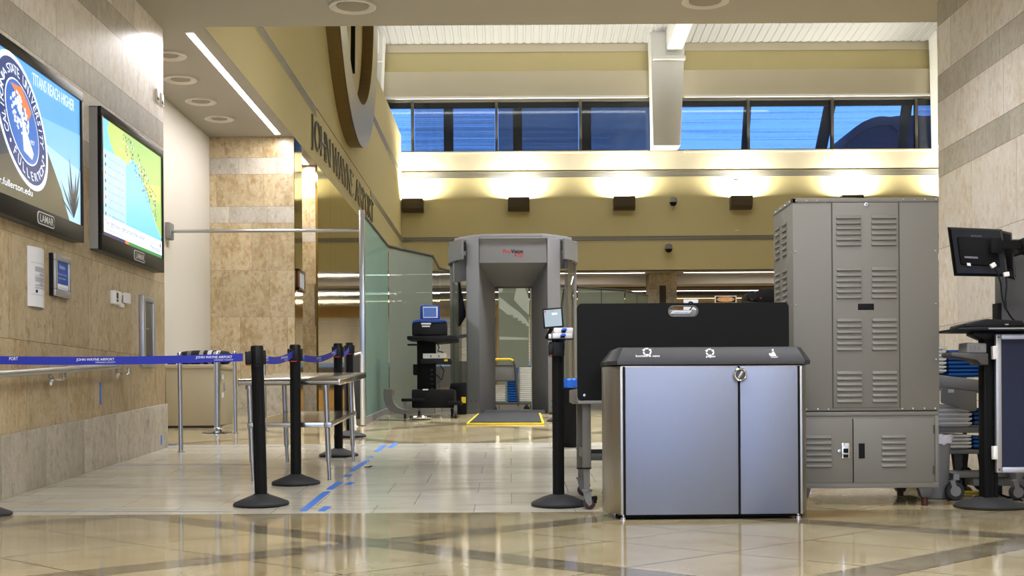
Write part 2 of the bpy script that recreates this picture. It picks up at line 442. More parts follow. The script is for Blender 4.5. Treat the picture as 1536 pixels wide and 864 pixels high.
# floor
f = MB('floor_diag')
f.box(-5.2, 14, -14, RAMP0, -.2, 0)
f.use('floor_ramp'); f.prism([(RAMP0, -.2), (12.8, -.2), (12.8, FZ(12.8)), (RAMP0, 0)], 'x', -5.2, 1.0)
f.use('floor_diag'); f.prism([(RAMP0, -.2), (12.8, -.2), (12.8, FZ(12.8)), (RAMP0, 0)], 'x', 1.0, 14)
f.use('floor_diag'); f.prism([(12.8, -.2), (RAMP1, -.2), (RAMP1, UP), (12.8, FZ(12.8))], 'x', -5.2, 14)
f.box(-9, 14, RAMP1, 46, -.2, UP)
struct(f, 'floor')
# low ceiling over the entrance and over the alcove on the left
c = MB('ceil_paint'); c.box(-3.0, 14, -14, 12.5, CEIL, CEIL+.4); c.box(-3.3, -3.0, -14, 20.2, CEIL, CEIL+.0015); c.box(-5.2, -3.3, -14, 20.2, CEIL, CEIL+.4)
struct(c, 'ceiling')
L_ROWS = [(0, 1.126, 'stone_tan'), (1.126, 1.86, 'stone_tan'), (1.86, 2.59, 'stone_tan'), (2.59, 2.80, 'stone_grey'), (2.80, 3.21, 'stone_pale'),  # upper rows paler: light on the wall, put into the stone colour
          (3.21, 3.45, 'stone_grey'), (3.45, 3.89, 'stone_pale'), (3.89, 4.12, 'stone_grey'), (4.12, CEIL, 'stone_pale')]
WL = -3.43; WL_END = 12.56
w = MB('grout'); w.box(-4.0, WL, -14, WL_END, 0, CEIL)
tiles(w, 'x', WL, -14, WL_END-.001, L_ROWS, 1)
struct(w, 'wall_left')
b = MB('stone_base'); y = WL_END-.004
while y > -13:
    a = max(-14, y-.82); pts = [(a+.003, FZ(a)), (y, FZ(y)), (y, FZ(y)+.43), (a+.003, FZ(a)+.43)]
    if a < RAMP0 < y: pts = [(a+.003, 0), (RAMP0, 0), (y, FZ(y)), (y, FZ(y)+.43), (RAMP0, .43), (a+.003, .43)]
    b.prism(pts, 'x', WL+.006, WL+.032, .003); y = a
struct(b, 'baseboard_left')
R_ROWS = [(0, .66, 'stone_pale'), (.66, 1.30, 'stone_pale'), (1.30, 1.97, 'stone_pale'), (1.97, 2.59, 'stone_pale'), (2.59, 2.81, 'stone_grey'),
          (2.81, 3.24, 'stone_pale'), (3.24, 3.47, 'stone_grey'), (3.47, 3.90, 'stone_pale'), (3.90, 4.12, 'stone_grey'), (4.12, CEIL, 'stone_pale')]
WR = 3.73; WR_END = 11.0
w = MB('grout'); w.box(WR, 4.4, -14, WR_END, 0, CEIL); tiles(w, 'x', WR, -14, WR_END-.001, R_ROWS, -1, w=.9)
struct(w, 'wall_right')
# alcove: painted wall, stone pier, recess
w = MB('white_paint'); w.box(-4.5, -4.18, WL_END, 17.67, 0, CEIL); w.box(-5.2, -4.5, WL_END-.3, WL_END, 0, CEIL)
struct(w, 'wall_alcove')
P_ROWS = [(UP-.1, .96, 'stone_base'), (.96, 1.88, 'stone_tan'), (1.88, 2.53, 'stone_tan'), (2.53, 3.19, 'stone_tan'), (3.19, 3.42, 'stone_grey'),
          (3.42, 3.87, 'stone_tan'), (3.87, 4.10, 'stone_grey'), (4.10, CEIL, 'stone_tan')]
w = MB('grout'); w.box(-4.5, -3.02, 17.67, 18.33, 0, CEIL); tiles(w, 'y', 17.67, -4.18, -3.0, P_ROWS, -1, w=.66)
w.use('panel'); w.box(-3.02, -3.0, 17.69, 18.33, UP, CEIL)
struct(w, 'wall_pier')
w = MB('grout'); w.box(-5.2, -3.03, 19.8, 20.2, 0, CEIL); tiles(w, 'y', 19.8, -5.2, -3.03, P_ROWS, -1, w=.66)
w.use('cream_paint'); w.box(-5.4, -5.2, 17.67, 20.2, 0, CEIL)
struct(w, 'wall_recess')
w = MB('panel')
for i in range(11):
    a = 19.8+i*1.4; w.box(-3.04, -3.0, a+.003, a+1.397, UP, CEIL)
w.use('grout'); w.box(-3.3, -3.04, 19.8, 35.2, UP-.3, CEIL)
struct(w, 'wall_lower_left')
# painted wall with the lettering above
w = MB('yellow_paint')
w.box(-3.3, -3.0, 12.5, 27.5, CEIL+.002, 12.4); w.box(-3.3, -3.0, 27.5, 35.2, CEIL+.002, 8.1)
w.use('vent_dark'); w.box(-3.001, -2.998, 19.72, 27.3, 5.262, 5.275)
struct(w, 'wall_upper_left')
# wall above the low ceiling, facing the hall
w = MB('cream_paint'); w.box(-3.0, 14, 12.3, 12.5, CEIL+.4, 12.6); struct(w, 'wall_front_upper')
w = MB('cream_paint'); w.box(13.4, 13.7, 11, 46, 0, 4.4); w.box(13.4, 13.7, 11, 36.2, 4.4, 13); w.box(4.4, 13.7, 10.7, 11, 0, CEIL); struct(w, 'wall_hall_right')
w = MB('cream_paint'); w.box(-9.3, -9, 27, 36.2, 4, 13); w.box(-9.3, -3.3, 26.7, 27, 8.0, 13); w.box(-9.3, -3.3, 27, 35.2, 7.4, 7.6); struct(w, 'wall_hall_left')
BW = 35.2
w = MB('yellow_paint'); w.box(-9, 13.4, BW, BW+.35, 4.32, 7.62)
w.use('cream_paint'); w.box(-9, 13.4, BW, BW+.9, 9.12, 9.86); w.box(-9, 13.4, BW-.02, BW+.02, 7.1, 7.62)  # cream strip below the sill: uplight glow put into the paint
w.use('yellow_paint'); w.box(-9, 13.4, BW+.12, BW+.9, 9.86, 11.2); w.use('cream_paint'); w.box(-9, 13.4, BW+.09, BW+.12, 10.42, 11.2)  # cream top strip: lit upper end of the yellow, put into colour
struct(w, 'wall_back')
for n, (x0, x1) in enumerate(((-9, PX(975, BW-.6, 150)), (PX(1030, BW-.6, 150), 13.4))):
    t = MB('bright_white'); t.box(x0, x1, BW-.06, BW+.02, 9.10, 9.16); t.use('cream_paint'); t.box(x0, x1, BW-.05, BW+.3, 7.58, 7.625); struct(t, 'trim_%d' % (n+1))
# corrugated roof of the hall
r = MB('roof_deck'); xs = []; x = -9.2; k = 0
while x < 13.6:
    xs.append((x, 0 if k % 4 in (0, 1) else .022)); x += (.13, .02, .05, .02)[k % 4]; k += 1
A = [r.bm.verts.new((x, BW+.14, 10.64+h)) for x, h in xs]; B = [r.bm.verts.new((x, 12.2, 12.5+h)) for x, h in xs]
for i in range(len(xs)-1): r.face([A[i], A[i+1], B[i+1], B[i]])
r.box(-9.3, 13.7, 12, BW+1.6, 12.7, 12.8)
o = struct(r, 'ceiling_hall')
# rafters in front of the windows
def rafter(px, n):
    s = PX(1, BW-.7) - PX(0, BW-.7); cx = PX(px, BW-.7, 150); t = MB('bright_white')
    z0, z1, z2 = 7.62, 9.95, 11.0
    pts = [(cx-22*s, z0), (cx+19*s, z0), (cx+25*s, z1), (cx+28*s, z2), (cx-26*s, z2), (cx-24*s, z1)]
    t.prism(pts, 'y', BW-.75, BW-.08, .01)
    t.box(cx-22*s, cx+26*s, BW-.95, BW-.75, z1-.03, z1+.06, .008)
    t.prism([(BW-.76, 10.15), (BW-.76, 10.85), (13, 12.3), (13, 11.4)], 'x', cx-2*s, cx+21*s, .01)
    struct(t, 'trim_%d' % n)
rafter(1001, 3); rafter(549, 4); rafter(1430, 5)
# high windows
mx = [PX(618.6+126.1*k, BW, 190) for k in range(-2, 8)]
kinds = ['blind', 'blind', 'blind_mid', 'blind_dark', 'blind_dark', 'blind', 'blind', 'blind', 'blind_mid']  # left panes: indoor reflection put into darker, greyer blinds
for i in range(9):
    a, b = mx[i], mx[i+1]; hw = .04
    wn = MB('win_frame')
    wn.box(a-hw, a+hw, BW+.02, BW+.16, 7.62, 9.12, .006); wn.box(b-hw, b+hw, BW+.022, BW+.162, 7.62, 9.12, .006)
    wn.box(a+hw, b-hw, BW+.02, BW+.16, 9.03, 9.12, .006); wn.box(a+hw, b-hw, BW+.02, BW+.16, 7.62, 7.66, .006)
    wo = struct(wn, 'window_%d' % (i+1))
    MB('glass_window').box(a+hw, b-hw, BW+.08, BW+.09, 7.66, 9.03).build('pane', wo)
    bl = MB(kinds[i]); bl.box(a+.05, b-.05, BW+.24, BW+.242, 7.63, 8.92); bl.build('woven_blind', wo)
    cs = MB('vent_dark'); cs.box(a+.02, b-.02, BW+.2, BW+.3, 8.90, 9.12, .01); cs.build('blind_cassette', wo)
for i, (p0, p1, lean) in enumerate(((666, 680, 0), (769.5, 783, 0), (872, 886, 0), (1113, 1123, .07), (1228, 1244, .22), (1347, 1361, .14))):
    t = MB('vent_dark'); x0, x1 = PX(p0, BW+.9, 190), PX(p1, BW+.9, 190)
    t.prism([(x0-lean, 7.3), (x1-lean, 7.3), (x1+lean, 9.4), (x0+lean, 9.4)], 'y', BW+.7, BW+.9, .01); struct(t, 'trim_%d' % (6+i))
# grille strips
def vent(name, along, c, a, b, z0, z1, label, n=4):
    t = thing(name, label, 'air grille', ((c, (a+b)/2, z0) if along == 'y' else ((a+b)/2, c, z0)))
    q = MB('vent_dark'); s = MB('vent_slat'); h = (z1-z0)
    def bx(m, w0, w1, y0, y1):
        if along == 'y': m.box(c, c+w1, a, b, y0, y1)
        else: m.box(a, b, c-w1, c, y0, y1)
    bx(q, 0, .006, z0, z1); q.build('backing', t)
    for k in range(n+1):
        zz = z0 + h*k/n; bx(s, 0, .014, zz-h*.06, zz+h*.06)
    s.build('slat_panel', t)
    return t
vent('air_grille', 'y', -2.9995, 13.0, 19.7, 5.13, 5.262, 'long slotted air grille high on wall before the metal letters')
vent('air_grille', 'y', -2.9995, 27.33, 35.15, 5.13, 5.262, 'long slotted air grille on lettered wall beyond the last letter')
vent('air_grille', 'y', -2.9995, 28.0, 35.15, 6.90, 7.05, 'long slotted air grille on lettered wall above and beyond the clock')
vent('air_grille', 'x', BW-.022, -2.97, 13.3, 6.90, 7.05, 'long slotted air grille across yellow back wall just under the windows')
vent('air_grille', 'x', BW-.002, -2.97, 13.3, 5.13, 5.262, 'long slotted air grille across yellow back wall below the dome camera row')
# the space under the back wall
c = MB('ceil_paint'); c.box(-9, 13.4, BW+.1, 37, 4.32, 4.45); c.use('white_paint'); c.box(-9, 13.4, 37, 37.2, 4.10, 4.45)
c.use('ceil_paint'); c.box(-9, 13.4, 37.2, 46, 4.10, 4.2); c.use('far_dark'); c.box(-9, 13.4, 38.0, 39.0, 4.07, 4.10); c.box(-9, 13.4, 40, 40.1, 3.96, 4.10)
struct(c, 'ceiling_back')
w = MB('far_warm'); w.box(-9, 13.4, 45, 45.2, 0, 4.2); w.box(-9.2, -9, 35.2, 45, 0, 4.4)
struct(w, 'wall_far')
pl = MB('grout'); x0, x1 = PX(974, 36, 430), PX(1015, 36, 430); xs_ = (x0+x1)/2
pl.box(x0, x1, 36, 36.9, UP, 4.32)
F_ROWS = [(UP, 1.3, 'stone_tan'), (1.3, 2.4, 'stone_tan'), (2.4, 3.35, 'stone_tan'), (3.35, 3.85, 'stone_base'), (3.85, 4.32, 'stone_tan')]
tiles(pl, 'y', 36, x0, x1, F_ROWS, -1, w=.4)
pl.use('far_dark'); pl.box(xs_-.1, xs_+.08, 35.97, 36.0, UP, 3.95); struct(pl, 'column_back')
def led_line(x0, x1, D, z, name, label, group='ceiling light lines under the back wall'):
    t = thing(name, label, 'light', ((x0+x1)/2, D, z), group=group)
    MB('white_plastic').box(x0-.02, x1+.02, D-.05, D+.05, z-.012, z).build('channel', t)
    MB(EM_LED).box(x0, x1, D-.035, D+.035, z-.018, z-.008).build('diffuser', t)
EM_LED = emis('led_white', (255, 250, 255), 6.0); EM_WARM = emis('led_warm', (255, 226, 170), 3.0)
led_line(-2.9, PX(967, 35.9, 410), 35.9, 4.317, 'ceiling_light', 'white light line under yellow wall, left of the far stone column')
led_line(PX(1026, 35.9, 410), 13, 35.9, 4.317, 'ceiling_light', 'white light line under yellow wall, right of the far stone column')
led_line(-2.9, 8, 39.3, 4.097, 'ceiling_light', 'second white light line deeper in the space behind the far stone column')
EM_LED2 = EM_LED; EM_LED = EM_WARM
led_line(-2.9, 8, 42.2, 4.097, 'ceiling_light', 'faint warm light line deepest in the space behind the far stone column')
EM_LED = EM_LED2
# blinds at the far end, seen between the glass panels and the scanner
for n, (p0, p1) in enumerate(((560, 640), (645, 742), (750, 850))):
    x0, x1 = PX(p0, 44.9, 480), PX(p1, 44.9, 480)
    wn = MB('win_frame'); wn.box(x0-.06, x1+.06, 44.92, 45, 1.2, 3.7, .01); wo = struct(wn, 'window_%d' % (20+n))
    MB(emis('dusk_pane', (120, 150, 190), .6)).box(x0, x1, 44.9, 44.915, 1.95, 3.65).build('pane', wo)
    bl = MB('cream_paint')
    for k in range(16): bl.bar((x0, 44.84, 2.15+k*.1), (x1, 44.84, 2.15+k*.1), .02, .085)
    bl.build('slat_blind', wo)
# ------------------------------------------------------------------ left wall: displays, notices, switches, rail
SX = -3.326
def wallD(px, X): return -F*abs(X)/(px-VX)*(1 if True else 1)
def DX(px, X, py=400):
    """depth at which the upright plane x = X passes through pixel column px"""
    k = (CR*(px-VX) + SR*(VY-py))/F
    return X/k
def ZD(px, py, D): return P(px, py, D).z
E = {k: emis('screen_'+k, c, s) for k, c, s in (('sky', (96, 170, 240), 1.0), ('pale', (170, 214, 250), 1.0), ('navy', (26, 56, 128), .8), ('white', (236, 246, 255), 1.1),
     ('hill', (84, 80, 74), .7), ('hill2', (46, 60, 84), .6), ('orange', (226, 130, 76), .9), ('sea', (122, 206, 246), 1.05), ('land', (196, 214, 120), 1.0), ('land2', (168, 206, 120), 1.0),
     ('list', (176, 222, 248), 1.05), ('text', (110, 130, 170), .8), ('dots', (80, 70, 130), .7), ('green', (70, 160, 84), .8), ('purple', (70, 60, 110), .7), ('blue', (50, 110, 200), .9), ('red', (220, 90, 60), .9))}
E['skymid'] = emis('screen_skymid', (128, 192, 246), 1.0)
def display(label, D0, D1, zb, zt):
    t = thing('wall_display', label, 'screen', (WL, (D0+D1)/2, zb))
    b = MB('dark_grey'); b.box(WL+.001, SX-.03, D0, D1, zb, zt, .006); b.use(mat('display_side_grey', (150, 149, 146), .5)); b.box(WL+.002, SX-.031, D0-.002, D0+.004, zb+.01, zt-.01)
    b.build('housing', t)
    fz = MB('black_plastic'); bw, bt, bb = .055, .075, .13
    fz.box(SX-.03, SX, D0, D1, zb, zb+bb, .004); fz.box(SX-.03, SX, D0, D1, zt-bt, zt, .004)
    fz.box(SX-.03, SX, D0, D0+bw, zb+bb, zt-bt, .004); fz.box(SX-.03, SX, D1-bw, D1, zb+bb, zt-bt, .004)
    fr = fz.build('bezel', t)
    g = MB('dark_grey'); c = (SX+.003, D0+(D1-D0)*.56, zb+.062); hw, hh = .165, .045
    def rr(x, hw, hh, m):
        g.use(m); pts = []
        for sx, sz, a0 in ((1, 1, 0), (-1, 1, 90), (-1, -1, 180), (1, -1, 270)):
            for a in (0, 30, 60, 90):
                an = math.radians(a0+a); pts.append((c[1]+sx*(hw-.03)+.03*math.cos(an), c[2]+sz*(hh-.03)+.03*math.sin(an)))
        g.prism(pts, 'x', SX-.002, x)
    rr(SX+.004, hw, hh, 'ink'); rr(SX+.006, hw-.007, hh-.007, mat('badge_green', (16, 50, 44), .4))
    g.use('ink'); g.text('LAMAR', (SX+.0075, c[1], c[2]-.026), EY, EZ, height=.052, width=.26, align='C', bold=.012)
    g.build('badge', t, label='dark green oval maker badge with white letters')
    return t, (D0+bw, D1-bw, zb+bb, zt-bt)
ZT, ZB = 3.11, 1.935
# the display with the university seal
t, (a, b, z0, z1) = display('large wall display showing round university seal on blue sky', DX(126.7, SX)-1.86, DX(126.7, SX), ZB, ZT)
s = MB(E['sky']); X = SX-.012
def q(m, pts, k=1): s.use(E[m]); s.poly([(X+k*.0012, y, z) for y, z in pts])
s.box(X-.004, X, a-.01, b+.01, z0-.01, z1+.01)
q('skymid', [(a, z0), (b, z0), (b, z0+.7), (a, z0+.62)]); q('pale', [(a+.3, z0), (b, z0), (b, z0+.42), (a+.9, z0+.5)], 2)
q('hill', [(a, z0), (b-.25, z0), (b-.42, z0+.2), (b-.75, z0+.48), (a+.5, z0+.4), (a, z0+.46)], 3)
q('hill2', [(a, z0+.2), (a+.55, z0+.34), (a+.75, z0+.47), (a+.3, z0+.6), (a, z0+.6)], 4)
cy, cz, R = DX(36, SX), 2.605, .43
SHY = EZ-EY*.5                                                   # the seal is drawn slanted
def dd(m, r, k, ri=0): s.use(E[m]); s.disc((X+k*.0012, cy, cz), EY, SHY, r, 40, ri)
dd('white', R, 5); dd('navy', R-.035, 6); dd('white', .27, 7); dd('blue', .26, 8)
q('orange', [(cy+u_-.5*v_, cz+v_) for u_, v_ in ((-.1, .225), (.1, .235), (.21, .1), (.1, .02), (.02, .14))], 9)
s.use(E['white']); rnd = random.Random(3)                           # pale oak on the seal
for k in range(80):
    an = rnd.random()*2*PI; rr_ = math.sqrt(rnd.random())*.16
    s.disc((X+.012, cy-.03+math.cos(an)*rr_*.9-.5*(.05+math.sin(an)*rr_*.85), cz+.05+math.sin(an)*rr_*.85), EY, EZ, .007+.01*rnd.random(), 7)
q('white', [(cy+u_-.5*v_, cz+v_) for u_, v_ in ((-.06, -.12), (-.02, -.02), (-.01, .1), (.02, .1), (.03, -.03), (.1, -.18), (.05, -.225), (-.08, -.19))], 10)
def ring_text(body, r, a0, a1, h, inside=False):
    n = len(body); s.use(E['white'])
    for i, ch in enumerate(body):
        if ch == ' ': continue
        an = math.radians(a0+(a1-a0)*i/(n-1)); d = EY*math.cos(an)+SHY*math.sin(an); tng = EY*math.sin(an)-SHY*math.cos(an)
        o = Vector((X+.0096, cy, cz))+d*r
        if inside: s.text(ch, o+d*h, -tng, -d, size=h*1.35, align='C')
        else: s.text(ch, o, tng, d, size=h*1.35, align='C')
ring_text('CALIFORNIA STATE UNIVERSITY', .297, 196, -14, .07); ring_text('FULLERTON', .297, 222, 318, .07, True)
for an in (209, 331): s.disc((X+.0096, cy+.335*math.cos(math.radians(an))-.5*.335*math.sin(math.radians(an)), cz+.335*math.sin(math.radians(an))), EY, EZ, .014, 10)
s.text('1957', (X+.0125, cy+.13, cz-.12), EY, EZ, height=.03)
y0 = DX(52, SX); s.text('TITANS REACH HIGHER', (X+.006, y0, ZD(52, 126, y0)), EY, EZ, height=.085, width=DX(114, SX)-y0)
y0 = DX(-42, SX); y1 = DX(51, SX); s.text('reachhigher.fullerton.edu', (X+.006, y0, ZD(51, 295, y1)), EY, EZ, height=.062, width=y1-y0)
s.use(E['hill2'])
for k in range(9):
    an = math.radians(50+k*14); o = Vector((X+.006, b-.16, z0+.03)); L_ = .28+.1*((k*5) % 3)
    tip = o+EY*math.cos(an)*L_*.7+EZ*math.sin(an)*L_; m_ = (o+tip)/2
    if tip.y > b: tip.y = b
    s.poly([o, m_+EY*.022, tip, m_-EY*.022])
s.build('screen', t, smooth=False)
# the display with the map
D1 = DX(246.4, SX)
t, (a, b, z0, z1) = display('wall display at the stone corner showing a coast map and list', D1-1.86, D1, ZB, ZT)
s = MB(E['sea']); s.box(X-.004, X, a-.01, b+.01, z0-.01, z1+.01); W, Hh = b-a, z1-z0
def uv(pts): return [(a+u*W, z0+v*Hh) for u, v in pts]
q('land', uv([(.1, 1), (1, 1), (1, .2), (.9, .3), (.74, .55), (.55, .78), (.45, .8), (.4, .72), (.3, .74), (.24, .68), (.12, .82), (.08, .92)]))
q('land2', uv([(.32, 1), (1, 1), (1, .72), (.72, .64), (.6, .76), (.42, .84), (.36, .92)]), 2); q('land2', uv([(.72, .58), (1, .52), (1, .2), (.9, .32)]), 2)
q('list', uv([(0, .16), (.36, .16), (.36, .74), (.0, .74)]), 3); q('white', uv([(0, .03), (1, .03), (1, .17), (0, .17)]), 4)
q('purple', uv([(0, 0), (.34, 0), (.34, .03), (0, .03)]), 4); q('orange', uv([(.34, 0), (.4, 0), (.4, .03), (.34, .03)]), 4); q('green', uv([(.4, 0), (1, 0), (1, .03), (.4, .03)]), 4)
rows = ['Memorial Care Hospital Campus', 'Medical Center Imaging Institute', 'Imaging & Breast Center', 'Medical Care Imaging Center', 'MemorialCare Surgical Centers', 'Urgent Care Centers', 'Affiliated Physician Groups', 'UCI Affiliate Network']
for k, rw in enumerate(rows):
    vz = z0+(.68-k*.07)*Hh; s.use(E[('dots', 'dots', 'orange', 'dots', 'green', 'red', 'navy', 'dots')[k]])
    s.disc((X+.006, a+.04*W, vz), EY, EZ, .017, 12)
    s.use(E['text']); s.text(rw, (X+.006, a+.08*W, vz-.012), EY, EZ, height=.02, width=.25*W)
s.use(E['purple']); s.text('The right care, right around the corner.', (X+.0065, a+.02*W, z0+.1*Hh), EY, EZ, height=.052, width=.66*W)
s.use(E['green']); s.text('memorialcare.org', (X+.0065, a+.03*W, z0+.05*Hh), EY, EZ, height=.03, width=.26*W)
s.use(E['purple']); s.text('MemorialCare', (X+.0065, a+.78*W, z0+.05*Hh), EY, EZ, height=.042, width=.2*W)
s.use(E['red']); s.disc((X+.0065, a+.965*W, z0+.12*Hh), EY, EZ, .02, 10)
rnd = random.Random(5)
for k in range(150):
    u = .3+.6*rnd.random(); v = .97-(u-.3)*.9+(rnd.random()-.4)*.24
    if v > .97 or v < .25: continue
    s.use(E[rnd.choice(['dots', 'dots', 'text', 'white', 'orange', 'purple'])]); s.disc((X+.005, a+u*W, z0+v*Hh), EY, EZ, .006+.008*rnd.random(), 8)
s.build('screen', t, smooth=False)

def onwall(px, py, X=WL+.006):
    D = DX(px, X, py); return D, ZD(px, py, D)
# paper notice on a curved plastic holder
D0, zt = onwall(41, 369); D1, zb = onwall(66.5, 462); zb = ZD(41, 458.5, D0); zt = ZD(41, 368, D0)
t = thing('notice_board', 'tall white printed notice in curved holder below the seal display', 'notice', (WL, (D0+D1)/2, zb))
m = MB('paper'); pts = []; n = 12
for i in range(n+1):
    u = i/n; pts.append((D0+(D1-D0)*u, WL+.006+.035*math.sin(PI*u)))
for i in range(n):
    (ya, xa), (yb, xb) = pts[i], pts[i+1]
    m.prism([(xa, ya), (xb, yb), (xb-.004, yb), (xa-.004, ya)], 'z', zb, zt)
m.build('holder', t)
def lines(m, rows, Da, Db, xoff=None):
    for z, u0, u1, h in rows:
        n = 6
        for i in range(n):
            ua, ub = u0+(u1-u0)*i/n, u0+(u1-u0)*(i+1)/n
            xa = WL+.0075+.035*math.sin(PI*ua) if xoff is None else xoff; xb = WL+.0075+.035*math.sin(PI*ub) if xoff is None else xoff
            ya, yb = Da+(Db-Da)*ua, Da+(Db-Da)*ub
            m.poly([(xa, ya, z), (xb, yb, z), (xb, yb, z+h), (xa, ya, z+h)])
m = MB('light_print'); hh = zt-zb; rows = [(zt-.115, .1, .9, .003), (zb+.085, .1, .9, .003)]
for k in range(26):
    if k in (6, 11, 18, 23): continue
    rows.append((zt-.145-k*(hh-.27)/26, .24 if k not in (7, 8, 9, 19, 20) else .42, (.86, .8, .84, .7)[k % 4], .0045))
lines(m, rows, D0, D1); m.build('printed_text', t); m = MB('navy'); lines(m, [(zb+.1, .26, .34, .022)], D0, D1); m.build('logo_mark', t)
# framed blue notice
D0, _ = onwall(73.5, 410); D1, _ = onwall(98, 410); zt = ZD(77, 379, D0)-.0; zb = ZD(77, 443, D0)
t = thing('framed_notice', 'silver framed blue notice beside the tall white paper notice', 'notice', (WL, (D0+D1)/2, zb))
Xf = WL+.055; fw = .05
m = MB('black_plastic'); m.box(WL+.001, Xf-.02, D0, D1, zb, zt); m.build('backing', t)
m = MB('alu'); m.box(Xf-.02, Xf, D0, D1, zb, zb+fw, .006); m.box(Xf-.02, Xf, D0, D1, zt-fw, zt, .006); m.box(Xf-.02, Xf, D0, D0+fw, zb+fw, zt-fw, .006); m.box(Xf-.02, Xf, D1-fw, D1, zb+fw, zt-fw, .006); m.build('frame', t)
m = MB('blue_print'); m.box(Xf-.022, Xf-.012, D0+fw-.003, D1-fw+.003, zb+fw-.003, zt-fw+.003); x = Xf-.0112
m.use('ink'); m.text('Notice', (x, (D0+D1)/2, zt-fw-.055), EY, EZ, height=.03, align='C')
for k, (w_, body) in enumerate(((.8, 'All persons entering'), (.6, 'this terminal'), (.75, 'and vehicles are'), (.7, 'subject to search'), (.72, 'at all times'))):
    m.text(body, (x, (D0+D1)/2, zt-fw-.1-(k+(k > 1)*1.2)*.033), EY, EZ, height=.014, width=(D1-D0-2*fw)*w_, align='C')
m.poly([(x, D0+fw+.01, zb+fw+.005), (x, D1-fw-.005, zb+fw+.005), (x, D1-fw-.005, zb+fw+.045), (x, D0+fw+.01, zb+fw+.045)])
m.build('poster', t, label='blue poster with white print')
# thermostat and card reader with a loose paper
D0, _ = onwall(165.5, 447); D1, _ = onwall(175, 447); zb = ZD(165.5, 455.5, D0); zt = ZD(165.5, 435, D0)
t = thing('thermostat', 'white thermostat box under the map display', 'thermostat', (WL, (D0+D1)/2, zb))
MB('white_plastic').box(WL+.003, WL+.05, D0, D1, zb, zt, .008).build('cover', t)
m = MB('dark_grey'); m.box(WL+.051, WL+.053, D0+.03, D0+.075, zt-.07, zt-.02); m.box(WL+.051, WL+.053, D0+.03, D0+.075, zb+.02, zb+.04); m.build('display', t)
D0, _ = onwall(176.5, 450); D1, _ = onwall(183, 450); zb = ZD(176.5, 460, D0); zt = ZD(176.5, 438.5, D0)
t = thing('card_reader', 'small white wall unit with loose paper tag beside the thermostat', 'card reader', (WL, (D0+D1)/2, zb))
MB('white_plastic').box(WL+.003, WL+.03, D0, D1, zb, zt, .006).build('cover', t)
m = MB('mid_grey'); m.prism([(D0+.03, zb+.04), (D1-.01, zb+.03), (D1-.01, zt-.03), (D0+.05, zt-.02)], 'x', WL+.03, WL+.034); m.build('grille', t)
m = MB('paper'); m.prism([(WL+.035, D1-.06), (WL+.06, D1+.02), (WL+.05, D1+.11), (WL+.052, D1+.11), (WL+.063, D1+.02), (WL+.037, D1-.06)], 'z', zb+.04, zt+.005); m.build('paper_tag', t)
# metal cabinet let into the wall
D0, zt = onwall(208.5, 442); D1, _ = onwall(228.5, 446); zb = ZD(208.5, 549, D0)
t = thing('wall_cabinet', 'tall narrow metal framed wall cabinet near the stone corner', 'wall cabinet', (WL, (D0+D1)/2, zb))
m = MB('alu'); m.box(WL+.004, WL+.05, D0, D0+.07, zb, zt, .006); m.box(WL+.004, WL+.035, D1-.05, D1, zb, zt, .004); m.box(WL+.004, WL+.035, D0+.07, D1-.05, zt-.05, zt, .004); m.box(WL+.004, WL+.035, D0+.07, D1-.05, zb, zb+.05, .004); m.build('frame', t)
m = MB(mat('smoked_panel', (92, 88, 88), .2, .3)); m.box(WL+.004, WL+.022, D0+.07, D1-.05, zb+.05, zt-.05); m.build('door', t)
m = MB('chrome'); m.box(WL+.022, WL+.04, D0+.09, D0+.2, zb+(zt-zb)*.53, zb+(zt-zb)*.545, .003); m.build('handle', t)
# two switches high on the wall
for px, y0, y1, lb in ((235.2, 133, 152, 'white wall switch above the map display, left of a pair'), (242, 139, 158, 'white wall switch above the map display, right of a pair')):
    D0 = DX(px-2, WL, 145); D1 = DX(px+1.8, WL, 145); zb, zt = ZD(px, y1, D0), ZD(px, y0, D0)
    t = thing('wall_switch', lb, 'switch', (WL, (D0+D1)/2, zb))
    MB('white_plastic').box(WL+.003, WL+.014, D0, D1, zb, zt, .003).build('plate', t)
    MB('mid_grey').box(WL+.014, WL+.02, D0+.02, D1-.02, zb+.02, zb+.05, .002).build('rocker', t)
# handrail
t = thing('handrail', 'steel handrail along the stone wall under the displays', 'handrail', (WL, 9, .9))
Xr = WL+.11
def zr(D): return FZ(D)+.845
m = MB('steel'); De = DX(180, Xr, 540)
m.tube([(Xr, -3, zr(-3)), (Xr, RAMP0, zr(RAMP0)), (Xr, De-.04, zr(De-.04)), (Xr-.02, De, zr(De)), (Xr-.1, De+.02, zr(De))], .024, 12); m.build('rail', t)
for px in (74, 174, -40):
    D = DX(px, WL, 545); m = MB('chrome')
    m.lathe([(.045, 0), (.045, .008), (.02, .014), (.014, .03)], (WL+.005, D, zr(D)-.075), 16, 'x')
    m.tube([(WL+.03, D, zr(D)-.075), (Xr-.02, D, zr(D)-.075), (Xr, D, zr(D)-.06), (Xr, D, zr(D)-.02)], .012, 8); m.build('bracket', t)
# blue tape on the wall
D, zt = onwall(150.5, 573); zb = ZD(150.5, 607, D)
MB('tape').box(WL+.0055, WL+.0075, D-.02, D+.02, zb, zt).build('tape_strip', None, 'short upright strip of blue tape on the tan wall below the handrail', 'tape')
D = DX(242, WL+.032, 660); zb, zt = ZD(242, 668, D)+.004, ZD(242, 653, D)
MB('tape').box(WL+.0325, WL+.0345, D-.02, D+.02, zb, zt).build('tape_strip', None, 'short upright strip of blue tape at foot of the stone corner', 'tape')
